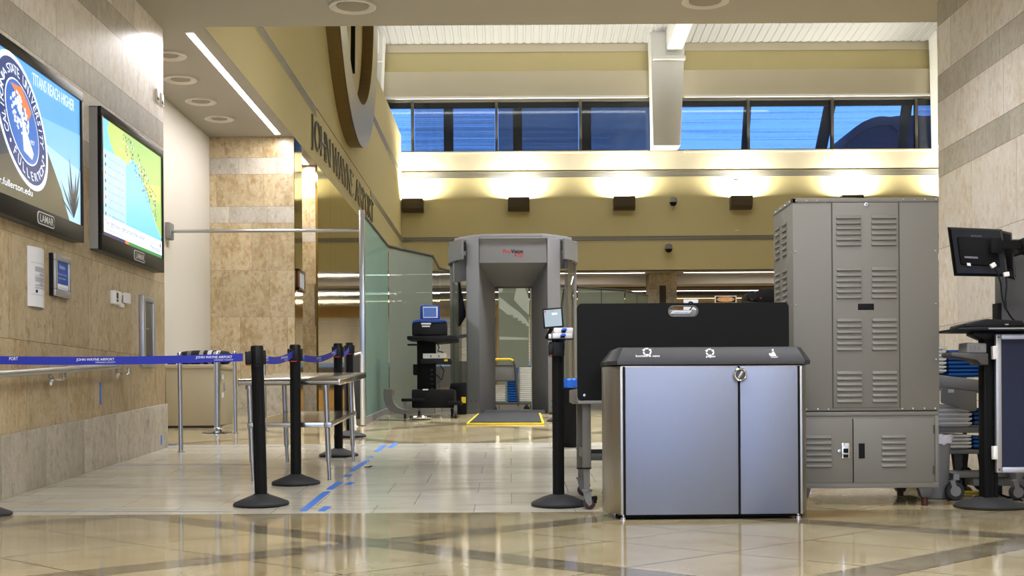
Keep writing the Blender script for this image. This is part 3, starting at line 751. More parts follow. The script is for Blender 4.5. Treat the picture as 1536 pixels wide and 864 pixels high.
# ceiling: LED slot, speakers
t = thing('ceiling_light', 'long white light line set in low ceiling beside the lettered wall', 'light', (-3.19, 15.1, CEIL))
MB('white_plastic').box(-3.235, -3.145, 12.66, 17.5, CEIL-.006, CEIL).build('channel', t)
MB(EM_LED).box(-3.225, -3.155, 12.7, 17.46, CEIL-.012, CEIL-.004).build('diffuser', t)
for px, py, lb, ro, ri in ((253, 82, 'round flush ceiling speaker half hidden by the stone wall corner', .19, .1), (271, 118, 'round flush ceiling speaker second from the entrance in the alcove', .19, .11),
                   (301.5, 151, 'round flush ceiling speaker third from the entrance in the alcove', .19, .11), (329, 177, 'round flush ceiling speaker nearest the tan stone pier', .19, .1),
                   (529, 8, 'round ceiling speaker in the front ceiling above the clock', .22, .15), (1058, 0, 'round ceiling speaker in the front ceiling above the white rafter', .22, .15)):
    D = 3.72*F/(603-py+SR*(766-px)); c = P(px, py, D)
    t = thing('ceiling_speaker', lb, 'speaker', (c.x, c.y, CEIL))
    m = MB('speaker'); m.lathe([(ro, 0), (ro, -.02), (ro-.02, -.028), (ri+.03, -.02), (ri+.005, -.004), (ri, 0)], (c.x, c.y, CEIL), 36); m.build('ring', t)
    MB('speaker_grille').lathe([(.01, -.003), (ri, -.003), (ri, -.012), (.01, -.018)], (c.x, c.y, CEIL), 32).build('grille', t)

# ------------------------------------------------------------------ lettering and clock on the painted wall
def letter_mesh(ch, o, w, h, th, x0, x1):
    """serif capital standing on the wall x = x0..x1, from depth o upward; th = heavy stroke"""
    m = MB('silver_letter'); y, z = o; tn = th*.5; sf = .022
    def st(ya, za, yb, zb, t_):
        d = Vector((0, yb-ya, zb-za)).normalized(); n = Vector((0, -d.z, d.y))
        m.obox(((x0+x1)/2, (ya+yb)/2, (za+zb)/2), EX, d, n, (x1-x0)/2, math.hypot(yb-ya, zb-za)/2, t_/2)
    def se(yc, zc, wd=None): m.box(x0, x1, yc-(wd or th*1.1), yc+(wd or th*1.1), zc-sf/2, zc+sf/2)
    def arc(cy, cz, ry, rz, a0, a1, t_, n=18):
        pr = None
        for i in range(n+1):
            an = math.radians(a0+(a1-a0)*i/n); t2 = t_*(.45+.55*abs(math.cos(an)))
            p = [(cy+(ry+s_*t2/2)*math.cos(an), cz+(rz+s_*t2/2)*math.sin(an)) for s_ in (-1, 1)]
            if pr: m.prism([pr[0], p[0], p[1], pr[1]], 'x', x0, x1)
            pr = p
    L, Rr = y+th*.8, y+w-th*.8
    if ch in 'HNIPRE': st(L, z, L, z+h, th if ch != 'N' else tn); se(L, z); se(L, z+h)
    if ch == 'H': st(Rr, z, Rr, z+h, th); se(Rr, z); se(Rr, z+h); st(L, z+h*.5, Rr, z+h*.5, tn)
    if ch == 'N': st(Rr, z, Rr, z+h, tn); se(Rr, z+h); st(L, z+h, Rr, z, th)
    if ch == 'O': arc(y+w/2, z+h/2, w/2-th/2, h/2, 0, 360, th, 30)
    if ch == 'J': st(L+th*.6, z-h*.12, L+th*.6, z+h, th); se(L+th*.6, z+h); arc(L-th*.5, z-h*.12, th*1.1, h*.1, 200, 360, tn, 8)
    if ch == 'W':
        q4 = w/4
        for k, t_ in enumerate((th, tn, th, tn)): st(y+k*q4, z+(h if k % 2 == 0 else 0), y+(k+1)*q4, z+(0 if k % 2 == 0 else h), t_)
        se(y, z+h); se(y+w, z+h); se(y+w/2, z+h)
    if ch == 'A': st(y, z, y+w/2, z+h, tn); st(y+w/2, z+h, y+w, z, th); st(y+w*.25, z+h*.35, y+w*.75, z+h*.35, tn); se(y, z); se(y+w, z)
    if ch == 'Y': st(y, z+h, y+w/2, z+h*.45, th); st(y+w, z+h, y+w/2, z+h*.45, tn); st(y+w/2, z+h*.45, y+w/2, z, th); se(y+w/2, z); se(y, z+h); se(y+w, z+h)
    if ch == 'E':
        for v in (0, .5, 1): st(L, z+h*v, y+w*(.9 if v != .5 else .75), z+h*v, tn)
        st(y+w*.9, z, y+w*.9, z+h*.14, tn); st(y+w*.9, z+h, y+w*.9, z+h*.86, tn)
    if ch in 'PR': arc(L, z+h*.74, w*.62, h*.25, -90, 90, th, 14); 
    if ch == 'R': st(L+th, z+h*.48, y+w, z, th)
    if ch == 'T': st(y+w/2, z, y+w/2, z+h, th); se(y+w/2, z); st(y, z+h, y+w, z+h, tn); st(y, z+h, y, z+h*.88, tn); st(y+w, z+h, y+w, z+h*.88, tn)
    return m
t = thing('wall_lettering', 'large dark silver capital letters spelling JOHN WAYNE AIRPORT on yellow wall', 'sign', (-3.0, 23.5, 4.6))
WID = dict(J=.22, O=.55, H=.5, N=.52, W=.72, A=.52, Y=.5, E=.36, I=.16, R=.46, P=.4, T=.46)
for word, d0, d1 in (('JOHN', 19.2, 21.15), ('WAYNE', 21.45, 24.25), ('AIRPORT', 24.6, 27.75)):
    tot = sum(WID[c] for c in word); gap = (d1-d0-tot)/(len(word)-1); y = d0
    for ch in word:
        letter_mesh(ch, (y, 4.61), WID[ch], .44, .042, -2.994, -2.97).build('letter', t, smooth=False); y += WID[ch]+gap
CY, CZ, CRd = 23.5, 8.77, 3.3
t = thing('wall_clock', 'huge ring shaped clock with bronze edge high on the lettered wall', 'clock', (-3.0, CY, CZ-CRd))
XF = -2.76; ri = 2.5
m = MB('wood'); n = 96
m.lathe([(CRd-.06, .002), (CRd, .002), (CRd, XF+3.0-.012), (CRd-.06, XF+3.0-.012)], (-3.0, CY, CZ), n, 'x', False); m.build('outer_rim', t, label='bronze wood-grain outer rim')
def ringf(m, r0, r1, x):
    for i in range(n):
        p = []
        for r, k in ((r0, i), (r1, i), (r1, i+1), (r0, i+1)):
            an = 2*PI*k/n; p.append((x, CY+r*math.cos(an), CZ+r*math.sin(an)))
        m.poly(p)
m = MB('clock_face'); ringf(m, ri, CRd, XF); ringf(m, ri, CRd-.05, XF-.05); m.build('face_ring', t, label='pale metal front ring')
m = MB('wood')
for i in range(n):
    a0, a1 = 2*PI*i/n, 2*PI*(i+1)/n
    m.poly([(x_, CY+ri*math.cos(a_), CZ+ri*math.sin(a_)) for x_, a_ in ((-2.99, a0), (-2.99, a1), (XF, a1), (XF, a0))])
m.build('inner_rim', t, label='bronze inner rim')
m = MB('yellow_paint'); ringf(m, .02, ri, -2.985); m.build('dial', t)
m = MB('matt_black'); m.bar((-2.9, CY, CZ), (-2.9, CY-1.3, CZ-1.45), .03, .1, EX); m.lathe([(.12, -.05), (.12, .12)], (-2.94, CY, CZ), 20, 'x'); m.build('hour_hand', t)
m = MB('matt_black'); m.bar((-2.86, CY, CZ), (-2.86, CY-.25, CZ-2.05), .03, .08, EX); m.build('minute_hand', t)

# ------------------------------------------------------------------ barrier arm and glass partition
DA = 15.46
pA, pB = P(255, 347, DA), P(545, 345.5, DA)
t = thing('barrier_rail', 'horizontal steel bar from white alcove wall across to the glass partition', 'bar', (pA.x, DA, pA.z))
m = MB('mid_grey'); m.box(-4.182, -4.12, DA-.1, DA+.1, pA.z-.1, pA.z+.1, .01); m.build('wall_bracket', t)
m = MB('steel'); m.cyl((-4.12, DA, pA.z), (-1.836, DA, pB.z-.0), .02, n=12); m.build('bar', t)
GX = -1.80; ZG = 3.0
GP = [(GX, 15.46), (GX, 18.7), (-1.22, 20.0), (-1.22, 21.9), (-.24, 24.06), (.37, 24.7), (1.35, 25.6), (2.4, 26.5), (3.03, 27.8)]
GL = ['frosted green glass panel beside the tall steel post', 'frosted glass panel behind the swab machine cart', 'narrow clear glass panel just left of the body scanner', 'clear glass panel behind left column of the body scanner',
      'frosted glass panel with painted pale reflection seen through the scanner doorway', 'frosted glass panel behind right column of the body scanner', 'frosted glass panel with dark mullion just right of the scanner', 'last frosted glass panel before the far stone column', '']
GM = ['glass_green', 'glass_grey', 'glass_clear', 'glass_clear', 'glass_grey', 'glass_grey', 'glass_grey', 'glass_grey', 'glass_grey']
for i in range(len(GP)-1 + 1):
    if i == len(GP)-1: break
    (xa, ya), (xb, yb) = GP[i], GP[i+1]; d = Vector((xb-xa, yb-ya, 0)); L_ = d.length; d.normalize(); A = Vector((xa, ya, 0))+d*.02; B = Vector((xb, yb, 0))-d*.02
    t = thing('glass_partition', GL[i], 'glass partition', ((xa+xb)/2, (ya+yb)/2, FZ((ya+yb)/2)), group='glass partition panels')
    g = MB(GM[i]); nn = d.cross(EZ)*.006
    za, zb_ = FZ(A.y)+.1, FZ(B.y)+.1
    vs_ = [g.bm.verts.new(p) for p in ((A.x+nn.x, A.y+nn.y, za), (B.x+nn.x, B.y+nn.y, zb_), (B.x+nn.x, B.y+nn.y, ZG-.03), (A.x+nn.x, A.y+nn.y, ZG-.03))]
    g.face(vs_); g.build('glass', t, smooth=False)
    m = MB('dark_grey'); m.tube([A+EZ*(ZG-.015), B+EZ*(ZG-.015)], .022, 8); m.build('top_rail', t)
    m = MB('mid_grey'); m.bar(A+EZ*(FZ(A.y)+.052), B+EZ*(FZ(B.y)+.052), .05, .1); m.build('base_channel', t)
    if i == 4:                                                      # reflection in the frosted glass, painted as pale shapes
        m = MB(mat('reflection_paint', (172, 182, 174), .7)); side = d.cross(EZ); side = side if side.y < 0 else -side
        def gp(zx, zy):
            px, py = 540+zx/2.541, 320+zy/2.541; kx_ = (CR*(px-VX)+SR*(VY-py))/F
            s_ = (kx_*A.y-A.x)/((B-A).x-kx_*(B-A).y); q_ = A+(B-A)*s_+side*.009; q_.z = P(px, py, q_.y).z; return q_
        for pts in (((528, 318), (545, 330), (570, 350), (600, 372), (628, 398), (644, 424), (644, 432), (632, 428), (632, 420), (616, 420), (616, 410), (600, 410), (600, 398), (582, 398), (582, 388), (560, 386), (545, 372), (528, 360)),
                    ((585, 330), (600, 262), (622, 270), (644, 330), (644, 388), (620, 368)), ((528, 250), (552, 252), (540, 300), (528, 305)), ((530, 470), (640, 474), (640, 482), (530, 482))): m.poly([gp(*p) for p in pts])
        m.build('painted_reflection', t, smooth=False)
    if i in (6, 7): 
        m = MB('dark_grey'); q_ = (A+B)/2; m.box(q_.x-.012, q_.x+.012, q_.y-.012, q_.y+.012, UP, ZG-.03); m.build('mullion', t)
    if i == 0:
        m = MB('steel'); m.box(GX-.032, GX+.032, DA-.06, DA+.016, FZ(DA), ZG+.02, .008); m.build('end_post', t, label='tall square steel end post')
# ------------------------------------------------------------------ belt posts
def gpt(px, py):
    """ground point seen at a pixel (level floor, ramp or landing)"""
    k = (-SR*(px-VX) + CR*(VY-py))/F
    for D in (H/-k if k < 0 else 99, (H+SLOPE*RAMP0)/(SLOPE-k) if SLOPE > k else 99, (H-UP)/-k if k < 0 else 99):
        if abs(H + k*D - FZ(D)) < .004 and D > 0: return P(px, py, D)
    D = (H+SLOPE*RAMP0)/(SLOPE-k); return P(px, py, D)
POST_H = 1.02
def belt_post(label, loc, rotz, lean=(0, 0), cassette=True):
    t = thing('belt_post', label, 'barrier post', loc, rotz, 'black barrier posts', tilt=lean)
    m = MB('rubber'); m.lathe([(.175, 0), (.178, .012), (.17, .022), (.1, .05), (.05, .068), (.05, .072)], n=40); m.build('base', t, local=True)
    m = MB('matt_black'); m.lathe([(.0365, .07), (.0365, .9)], n=28)
    for k in range(8):
        a = 2*PI*k/8; m.cyl((.0355*math.cos(a), .0355*math.sin(a), .075), (.0355*math.cos(a), .0355*math.sin(a), .9), .004, n=6)
    m.build('pole', t, local=True)
    m = MB('black_plastic'); m.lathe([(.041, .885), (.041, POST_H-.012), (.036, POST_H)], n=28)
    for a in range(4):
        x, y = .041*math.cos(a*PI/2), .041*math.sin(a*PI/2); m.box(x-.014, x+.014, y-.014, y+.014, .9, POST_H-.03, .003)
    m.build('head', t, local=True)
    if cassette:
        m = MB('black_plastic'); m.box(-.075, -.035, -.03, .03, .9, .985, .005); m.use('ink_red'); m.box(-.07, -.045, -.02, .02, .893, .9); m.build('belt_clip', t, local=True)
    return t
S = [Vector((-3.22, 7.7, 0)), gpt(392, 757.5), gpt(444, 726), gpt(508, 684), gpt(525, 655)]
LB = ['black barrier post at left edge, only its base in view', 'nearest black barrier post, left of the steel table', 'black barrier post in front of the steel table', 'black barrier post beside far corner of the steel table', 'farthest black barrier post, next to the glass partition end post']
posts = []
for i in range(5):
    nxt = S[i-1] if i else S[1]; d = nxt-S[i]; rz = math.atan2(d.y, d.x)+PI if i else PI
    posts.append(belt_post(LB[i], S[i], rz if i else 0, (0, math.radians((0, -1.2, 0, 0, 0)[i])) if i else (0, 0)))
LEAN = (0, -1.2, 0, 0, 0)
def head(i):
    return S[i] + Vector((math.sin(math.radians(LEAN[i]))*.95, 0, 0)) + EZ*.945
def belt(label, a, b, sag, texts, rev=1):
    d = (b-a); L_ = d.length; u = Vector((d.x, d.y, 0)).normalized(); n = 14
    pts = [a + d*(i/n) - EZ*(sag*4*(i/n)*(1-i/n)) for i in range(n+1)]
    m = MB('belt'); m.ribbon([p-EZ*.024 for p in pts], .05, .002); m.use('ink')
    side = u.cross(EZ)
    if side.y > 0: side = -side
    ux = Vector((-side.y, side.x, 0))
    for f_ in texts:
        body, wd_ = 'JOHN WAYNE AIRPORT', .225
        if f_ == 'edge': body, wd_, f_ = 'PORT', .05, .118/L_
        p = a + d*f_ - EZ*(sag*4*f_*(1-f_)) + side*.0025
        sl = (d.z/Vector((d.x, d.y, 0)).length) * (1 if ux.dot(u) > 0 else -1)
        uxx = (ux + EZ*sl).normalized()
        m.text(body, p - uxx*wd_/2 + EZ*.002, uxx, EZ, height=.02, width=wd_, bold=.008)
        if body != 'PORT': m.text('ORANGE COUNTY', p - uxx*.0 - EZ*.013, uxx, EZ, height=.008, width=.12)
    return m.build('barrier_belt', None, label, 'barrier belt', 'blue barrier belts', smooth=False)
def ends(i, j):
    a, b = head(i), head(j); d = Vector((b.x-a.x, b.y-a.y, 0)).normalized()
    return a+d*.07, b-d*.09
a, b = ends(0, 1); tx = [((px-P(0, 0, 0).x) and 0) for px in ()]
def frac(px): return (PX(px, (a.y+b.y)/2, 530)-a.x)/(b.x-a.x)
belt('blue printed belt running from left edge of view to the nearest black post', a, b, .012, ['edge', frac(146), frac(313)])
a, b = ends(1, 2); belt('blue printed belt between the nearest and second black posts', a, b, .03, [.12, .72])
a, b = ends(2, 3); belt('blue printed belt between the second and third black posts', a, b, .05, [.1, .5, .9])
a, b = ends(3, 4); belt('blue printed belt between the two farthest black posts', a, b, .04, [.5])
# ------------------------------------------------------------------ silver posts, chrome stand, counter
for px, py, top, lb in ((270, 678, 531, 'thin steel post standing at foot of the stone corner'), (352, 650, 529, 'thin steel post between the beige counter and the steel table'), (396, 646, 529, 'thin steel post behind the nearest black post, beside the pier')):
    g = gpt(px+1.5, py); zt = ZD(px, top, g.y)
    t = thing('steel_post', lb, 'post', g, group='thin steel posts')
    MB('steel').cyl(g+EZ*.008, (g.x-.008, g.y, zt), .021, n=16).build('pole', t)
    m = MB('steel'); m.lathe([(.034, 0), (.034, .006), (.024, .012)], g, 20); m.use('chrome'); m.lathe([(.023, 0), (.023, .012), (.012, .02)], (g.x-.008, g.y, zt-.004), 16); m.build('foot', t)
g = gpt(326, 648.5); t = thing('chrome_stand', 'chrome barrier stand with round base in front of the beige counter', 'barrier post', g)
MB('chrome').lathe([(.17, 0), (.17, .012), (.12, .03), (.05, .05), (.045, .055)], g, 40).build('base', t)
MB('steel').cyl(g+EZ*.05, g+EZ*.9, .036, n=24).build('pole', t)
MB('chrome').lathe([(.042, .88), (.042, .915), (.03, .925)], g, 24).build('cap', t)
# counter: front face runs from px 248 to 318, side to 350
gA, gB = gpt(322, 642), gpt(349.5, 634)
yc = gA.y; zt = ZD(300, 546.5, yc); zf = FZ(yc)
xl, xr = -4.15, gA.x
yd = (gB.x and 14.9)
t = thing('counter', 'beige laminate counter in the alcove behind the stone corner', 'counter', ((xl+xr)/2, yc+.4, zf))
dv = Vector((gB.x-gA.x, gB.y-gA.y, 0))
pts = [(xl, yc), (xr, yc), (gB.x, gB.y), (xl+.05, gB.y)]
m = MB('beige'); m.prism(pts, 'z', zf+.03, zt-.05, .004); m.build('body', t)
pts2 = [(xl, yc-.02), (xr+.015, yc-.02), (gB.x+.015, gB.y), (xl+.05, gB.y)]
m = MB('beige'); m.prism(pts2, 'z', zt-.05, zt, .008); m.build('countertop', t)
m = MB('far_dark'); m.prism([(xl, yc+.02), (xr-.02, yc+.02), (gB.x-.02, gB.y), (xl+.05, gB.y-.02)], 'z', zf-.02, zf+.03); m.build('plinth', t)
m = MB('steel'); q1 = gA+dv*.5; m.obox((q1.x+.008, q1.y, zf+.5), dv, dv.cross(EZ), EZ, .012, .01, .05, .003); m.build('lock', t)
m = MB('paper'); 
for zz in (.62, .4): m.obox((gA.x+dv.x*.42+.004, gA.y+dv.y*.42, zf+zz), dv, dv.cross(EZ), EZ, .05, .002, .03)
m.build('sticker', t)
bz = zt
c = P(308, 535, yc+.22); 
t = thing('duffel_bag', 'black bag with grey and white stripes lying on the beige counter', 'bag', (c.x, c.y, bz))
def bag_sec(u):  # cross-section radius along the bag
    return .11*(1-.22*(abs(u)**3))
m = MB('matt_black'); L_ = .3; stripes = ['matt_black', 'matt_black', 'dark_grey', 'matt_black', 'matt_black', 'mid_grey', 'matt_black', 'light_print', 'matt_black', 'light_print', 'matt_black', 'matt_black']
prev = None
for i in range(25):
    u = -1+2*i/24; r = bag_sec(u)*(1 if 0 < i < 24 else .8); ring = []
    for k in range(20):
        an = 2*PI*k/20; zz = max(.004, .085+r*.85*math.sin(an)); ring.append(m.bm.verts.new((c.x+u*L_, c.y+r*1.15*math.cos(an), bz+zz)))
    if prev:
        m.use(stripes[(i-1)//2 % 12])
        for k in range(20): m.face([prev[k], prev[(k+1) % 20], ring[(k+1) % 20], ring[k]])
    else: m.face(ring[::-1])
    prev = ring
m.face(prev); m.build('bag_body', t)
m = MB('yellow'); m.tube([(c.x-.27, c.y-.12, bz+.1), (c.x-.22, c.y-.135, bz+.04), (c.x-.1, c.y-.14, bz+.025), (c.x+.02, c.y-.135, bz+.05)], .006, 6); m.build('strap', t, label='yellow strap')
m = MB('paper'); m.prism([(xl+.02, yc+.03), (xl+.12, yc+.03), (xl+.12, yc+.3), (xl+.02, yc+.3)], 'z', bz, bz+.05, .004); m.use('matt_black'); m.box(xl+.02, xl+.12, yc+.028, yc+.032, bz+.002, bz+.022)
m.build('paper_tray', None, 'white tray with dark edge on the beige counter beside the striped bag', 'tray')
# ------------------------------------------------------------------ steel table on the ramp
FL, FR, BR_, BL = gpt(380.5, 721), gpt(495.5, 720), gpt(529.5, 692), gpt(431, 692.5)
y0, y1 = (FL.y+FR.y)/2, (BL.y+BR_.y)/2; x0, x1 = (FL.x+BL.x)/2, (FR.x+BR_.x)/2
cx, cy = (x0+x1)/2, (y0+y1)/2; cz = FZ(cy)
t = thing('steel_table', 'stainless steel work table with lower shelf standing on the ramp', 'table', (cx, cy, cz), tilt=(math.atan(SLOPE), 0))
hx, hy = (x1-x0)/2, (y1-y0)/2; TH = .765
m = MB('steel_h'); m.box(-hx-.085, hx+.085, -hy-.05, hy+.2, TH-.006, TH, .002)
for a, b in ((-hy-.05, -hy-.05), (hy+.2, hy+.2)): m.cyl((-hx-.085, a, TH-.024), (hx+.085, a, TH-.024), .024, n=14)
for a in (-hx-.085, hx+.085): m.box(a-.012, a+.012, -hy-.05, hy+.2, TH-.05, TH-.003, .008)
m.build('table_top', t, local=True)
m = MB('steel_h'); m.box(-hx-.01, hx+.01, -hy-.01, hy+.01, .43, .435); 
for a in (-hy-.01, hy+.01): m.box(-hx-.01, hx+.01, a-.012, a+.012, .4, .435, .004)
for a in (-hx-.01, hx+.01): m.box(a-.012, a+.012, -hy, hy, .4, .435, .004)
m.build('shelf', t, local=True)
for sx in (-1, 1):
    for sy in (-1, 1):
        m = MB('steel'); bx, by = sx*hx, sy*hy; tx_ = bx-.02
        m.cyl((bx-.006, by, .14), (tx_, by, TH-.03), .021, n=16); m.cyl((bx, by, .0), (bx-.006, by, .145), .0145, n=14)
        m.cyl((tx_, by, TH-.075), (tx_, by, TH-.03), .03, n=14); m.box(bx-.036, bx+.026, by-.03, by+.03, .397, .437, .006)
        m.build('leg', t, local=True)
# white tubular stand by the glass end post
g0, g1 = gpt(533, 640), gpt(548, 634)
t = thing('walking_frame', 'white tubular frame stand beside the glass partition end post', 'stand', ((g0+g1)/2))
zt = ZD(527, 525.5, g0.y); d2 = Vector((g0.x-.04, g0.y, 0))
m = MB('white_plastic'); m.tube([g0, (g0.x-.03, g0.y, g0.z+.5), (g0.x-.045, g0.y, zt-.06), (g0.x-.03, g0.y, zt-.015), (g0.x+.0, g0.y, zt-.05), (g0.x+.06, g0.y+.05, zt-.03), (g0.x+.075, g0.y+.07, zt-.06), (g0.x+.075, g0.y+.1, g0.z+.02)], .014, 10); m.build('tube_frame', t)
m = MB('white_plastic'); m.lathe([(.035, 0), (.035, .005), (.016, .012)], g0, 16); m.build('foot', t)
m = MB('white_plastic'); zc = ZD(533, 562, g0.y); m.tube([(g0.x-.03, g0.y, zc), (g0.x+.075, g0.y+.1, zc)], .009, 8); m.build('crossbar', t)
# dark cabinet seen between the frame and glass post
gm = P(540, 560, 17.0); m = MB('dark_grey'); m.box(gm.x-.2, -1.88, 16.9, 17.4, FZ(17), ZD(540, 528, 16.9), .01); 
t = thing('equipment_box', 'dark equipment box behind the white frame stand and glass end post', 'equipment box', (gm.x, 17.15, FZ(17)))
m.build('body', t); m = MB('mid_grey'); m.box(gm.x-.18, -1.9, 16.885, 16.9, ZD(540, 564, 16.9), ZD(540, 560, 16.9)); m.build('trim_band', t)
# small framed picture on the mirror-like pier side
D0, D1 = DX(445.5, -3.0, 420), DX(454.5, -3.0, 420); zb, zt = ZD(450, 437, (D0+D1)/2), ZD(450, 405.5, (D0+D1)/2)
t = thing('picture_frame', 'small brown framed notice on the metal side of the stone pier', 'framed notice', (-3.0, (D0+D1)/2, zb))
m = MB('frame_wood'); fw = .04
m.box(-2.998, -2.965, D0, D1, zb, zb+fw, .004); m.box(-2.998, -2.965, D0, D1, zt-fw, zt, .004); m.box(-2.998, -2.965, D0, D0+fw, zb, zt, .004); m.box(-2.998, -2.965, D1-fw, D1, zb, zt, .004); m.build('frame', t)
MB('paper').box(-2.998, -2.975, D0+fw, D1-fw, zb+fw, zt-fw).build('print', t)
# ------------------------------------------------------------------ blue tape on the floor
def tape(p0, p1, w, label, name='tape_strip', m='tape'):
    a, b = gpt(*p0), gpt(*p1); d = (b-a).normalized(); n = d.cross(EZ).normalized()*w/2; q_ = MB(m)
    lo = [q_.bm.verts.new(v+EZ*.0008) for v in (a-n, a+n, b+n, b-n)]; hi = [q_.bm.verts.new(v+EZ*.002) for v in (a-n, a+n, b+n, b-n)]
    q_.face(lo[::-1]); q_.face(hi)
    for i in range(4): q_.face([lo[i], lo[(i+1) % 4], hi[(i+1) % 4], hi[i]])
    q_.build(name, None, label, 'tape', 'blue tape strips on the floor')
Zs = lambda x, y: (340+x/4.8, 600+y/4.8)
ORD = ['nearest long piece of the dashed blue tape line on the ramp', 'second long piece of the dashed blue tape line on the ramp', 'short third piece of the dashed blue tape line on the ramp', 'torn middle piece of the dashed blue tape line, by the third black post',
       'small scrap of blue tape just past the torn middle piece of the line', 'short piece of blue tape near far end of the dashed line', 'farthest piece of blue tape, offset right of the dashed line end']
for (p, q_), lb in zip((((548, 800), (722, 660)), ((738, 645), (818, 590)), ((852, 553), (884, 538)), ((895, 512), (1013, 437)), ((1024, 415), (1040, 406)), ((1076, 372), (1138, 325)), ((1178, 345), (1218, 310))), ORD):
    tape(Zs(*p), Zs(*q_), .05, lb)
tape(Zs(668, 812), Zs(728, 768), .05, 'short blue tape piece right of where the dashed line begins')
tape(Zs(867, 610), Zs(903, 592), .05, 'tiny blue tape piece right of the long ramp tape pieces')
pale = mat('faded_blue_tape', (150, 166, 190), .5)
tape((16, 766.8), (352, 767.8), .018, 'thin faded blue tape line along foot of the ramp', m=pale)
tape((154, 697.6), (380, 697), .012, 'thin faded blue tape line crossing the ramp below the thin steel post', m=pale)
tape((247, 671.5), (560, 668), .012, 'thin faded blue tape line crossing the ramp behind the steel table', m=pale)
a = gpt(257, 668); m = MB('tape'); m.bar(a+Vector((-.03, .02, .004)), a+Vector((.03, 0, .006)), .03, .004); m.bar(a+Vector((.03, 0, .006)), a+Vector((.055, .01, .012)), .02, .004)
m.build('tape_scrap', None, 'crumpled scrap of blue tape on the floor at the stone corner', 'tape')
a = gpt(551.5, 701); m = MB('navy'); m.bar(a+Vector((-.03, .0, .003)), a+Vector((.03, .0, .005)), .025, .004); m.bar(a+Vector((.0, .0, .006)), a+Vector((.03, .04, .01)), .02, .004)
m.build('tape_scrap', None, 'dark crumpled scrap of tape on the ramp right of the dashed line', 'tape')
# ------------------------------------------------------------------ body scanner
SY = 18.75; s0 = F/17.98
SCX = PX(770.5, 17.98, 500)
Z0 = UP
t = thing('body_scanner', 'tall grey walk-through body scanner with octagonal roof at top of the ramp', 'body scanner', (SCX, SY, Z0))
def sc(pts, sx=1, sy=1): return [(SCX+sx*x, SY+sy*y) for x, y in pts]
COLP = [(.485, -.77), (.49, -.74), (.27, -.1), (.36, -.1), (.665, -.42), (.675, -.62), (.66, -.66)]
for sx in (-1, 1):
    for sy in (1, -1):
        m = MB('scan'); m.prism(sc(COLP, sx, sy), 'z', Z0+.0, Z0+2.484, .006)
        m.use('dark_grey')
        for k in range(4):
            zz = Z0+.08+.1*(k//2); f_ = .3+.4*(k % 2)
            p = Vector((SCX+sx*(.485+(.66-.485)*f_), SY+sy*(-.77+.11*f_), zz)); m.lathe([(.001, -.004), (.012, -.004), (.012, .004), (.001, .004)], p, 8, 'y')
        m.build('column', t)
for sy in (1, -1):
    m = MB('scan'); y = SY-.77*sy
    m.prism([(y, Z0+2.14), (y+.04*sy, Z0+2.44), (y-.0*sy, Z0+2.5), (y+.5*sy, Z0+2.5), (y+.62*sy, Z0+1.86), (y+.06*sy, Z0+2.14)], 'x', SCX-.48, SCX+.48, .004)
    hd = m.build('header', t)
    if sy == 1:
        m = MB('ink_red'); zt_ = ZD(755, 379.5, y-.0); h_ = .058
        def hy_(z): return y+.04*(z-Z0-2.14)/.3-.004
        up = Vector((0, .04/.3, 1)).normalized(); xa = PX(754.5, y, 378); xb = PX(784.5, y, 378)
        m.text('Pro', (xa, hy_(zt_), zt_), EX, up, height=h_, width=(xb-xa)*.385, bold=.01); m.use('ink_black'); m.text('Vision', (xa+(xb-xa)*.4, hy_(zt_), zt_), EX, up, height=h_, width=(xb-xa)*.6, bold=.02)
        z2 = ZD(770, 385, y); m.use('ink_red'); m.text('ATD', (PX(771, y, 383), hy_(z2), z2), EX, (up+EX*.18).normalized(), height=.052, width=PX(784, y)-PX(771, y), bold=.012); m.build('lettering', hd)
roof = [(-.47, -.79), (.47, -.79), (.68, -.64), (.95, -.3), (.95, .3), (.68, .64), (.47, .79), (-.47, .79), (-.68, .64), (-.95, .3), (-.95, -.3), (-.68, -.64)]
m = MB('scan_light'); lo = [m.bm.verts.new((SCX+x, SY+y, Z0+2.36 if abs(x) > .5 else Z0+2.47)) for x, y in roof]
m.bm.verts.ensure_lookup_table()
m.prism(sc([(x*.98, y*.98) for x, y in roof]), 'z', Z0+2.485, Z0+2.50, .002)
m.prism(sc([(x*.9, y*.9) for x, y in roof]), 'z', Z0+2.5, Z0+2.56, .004)
for v in lo: m.bm.verts.remove(v)
m.build('roof', t)
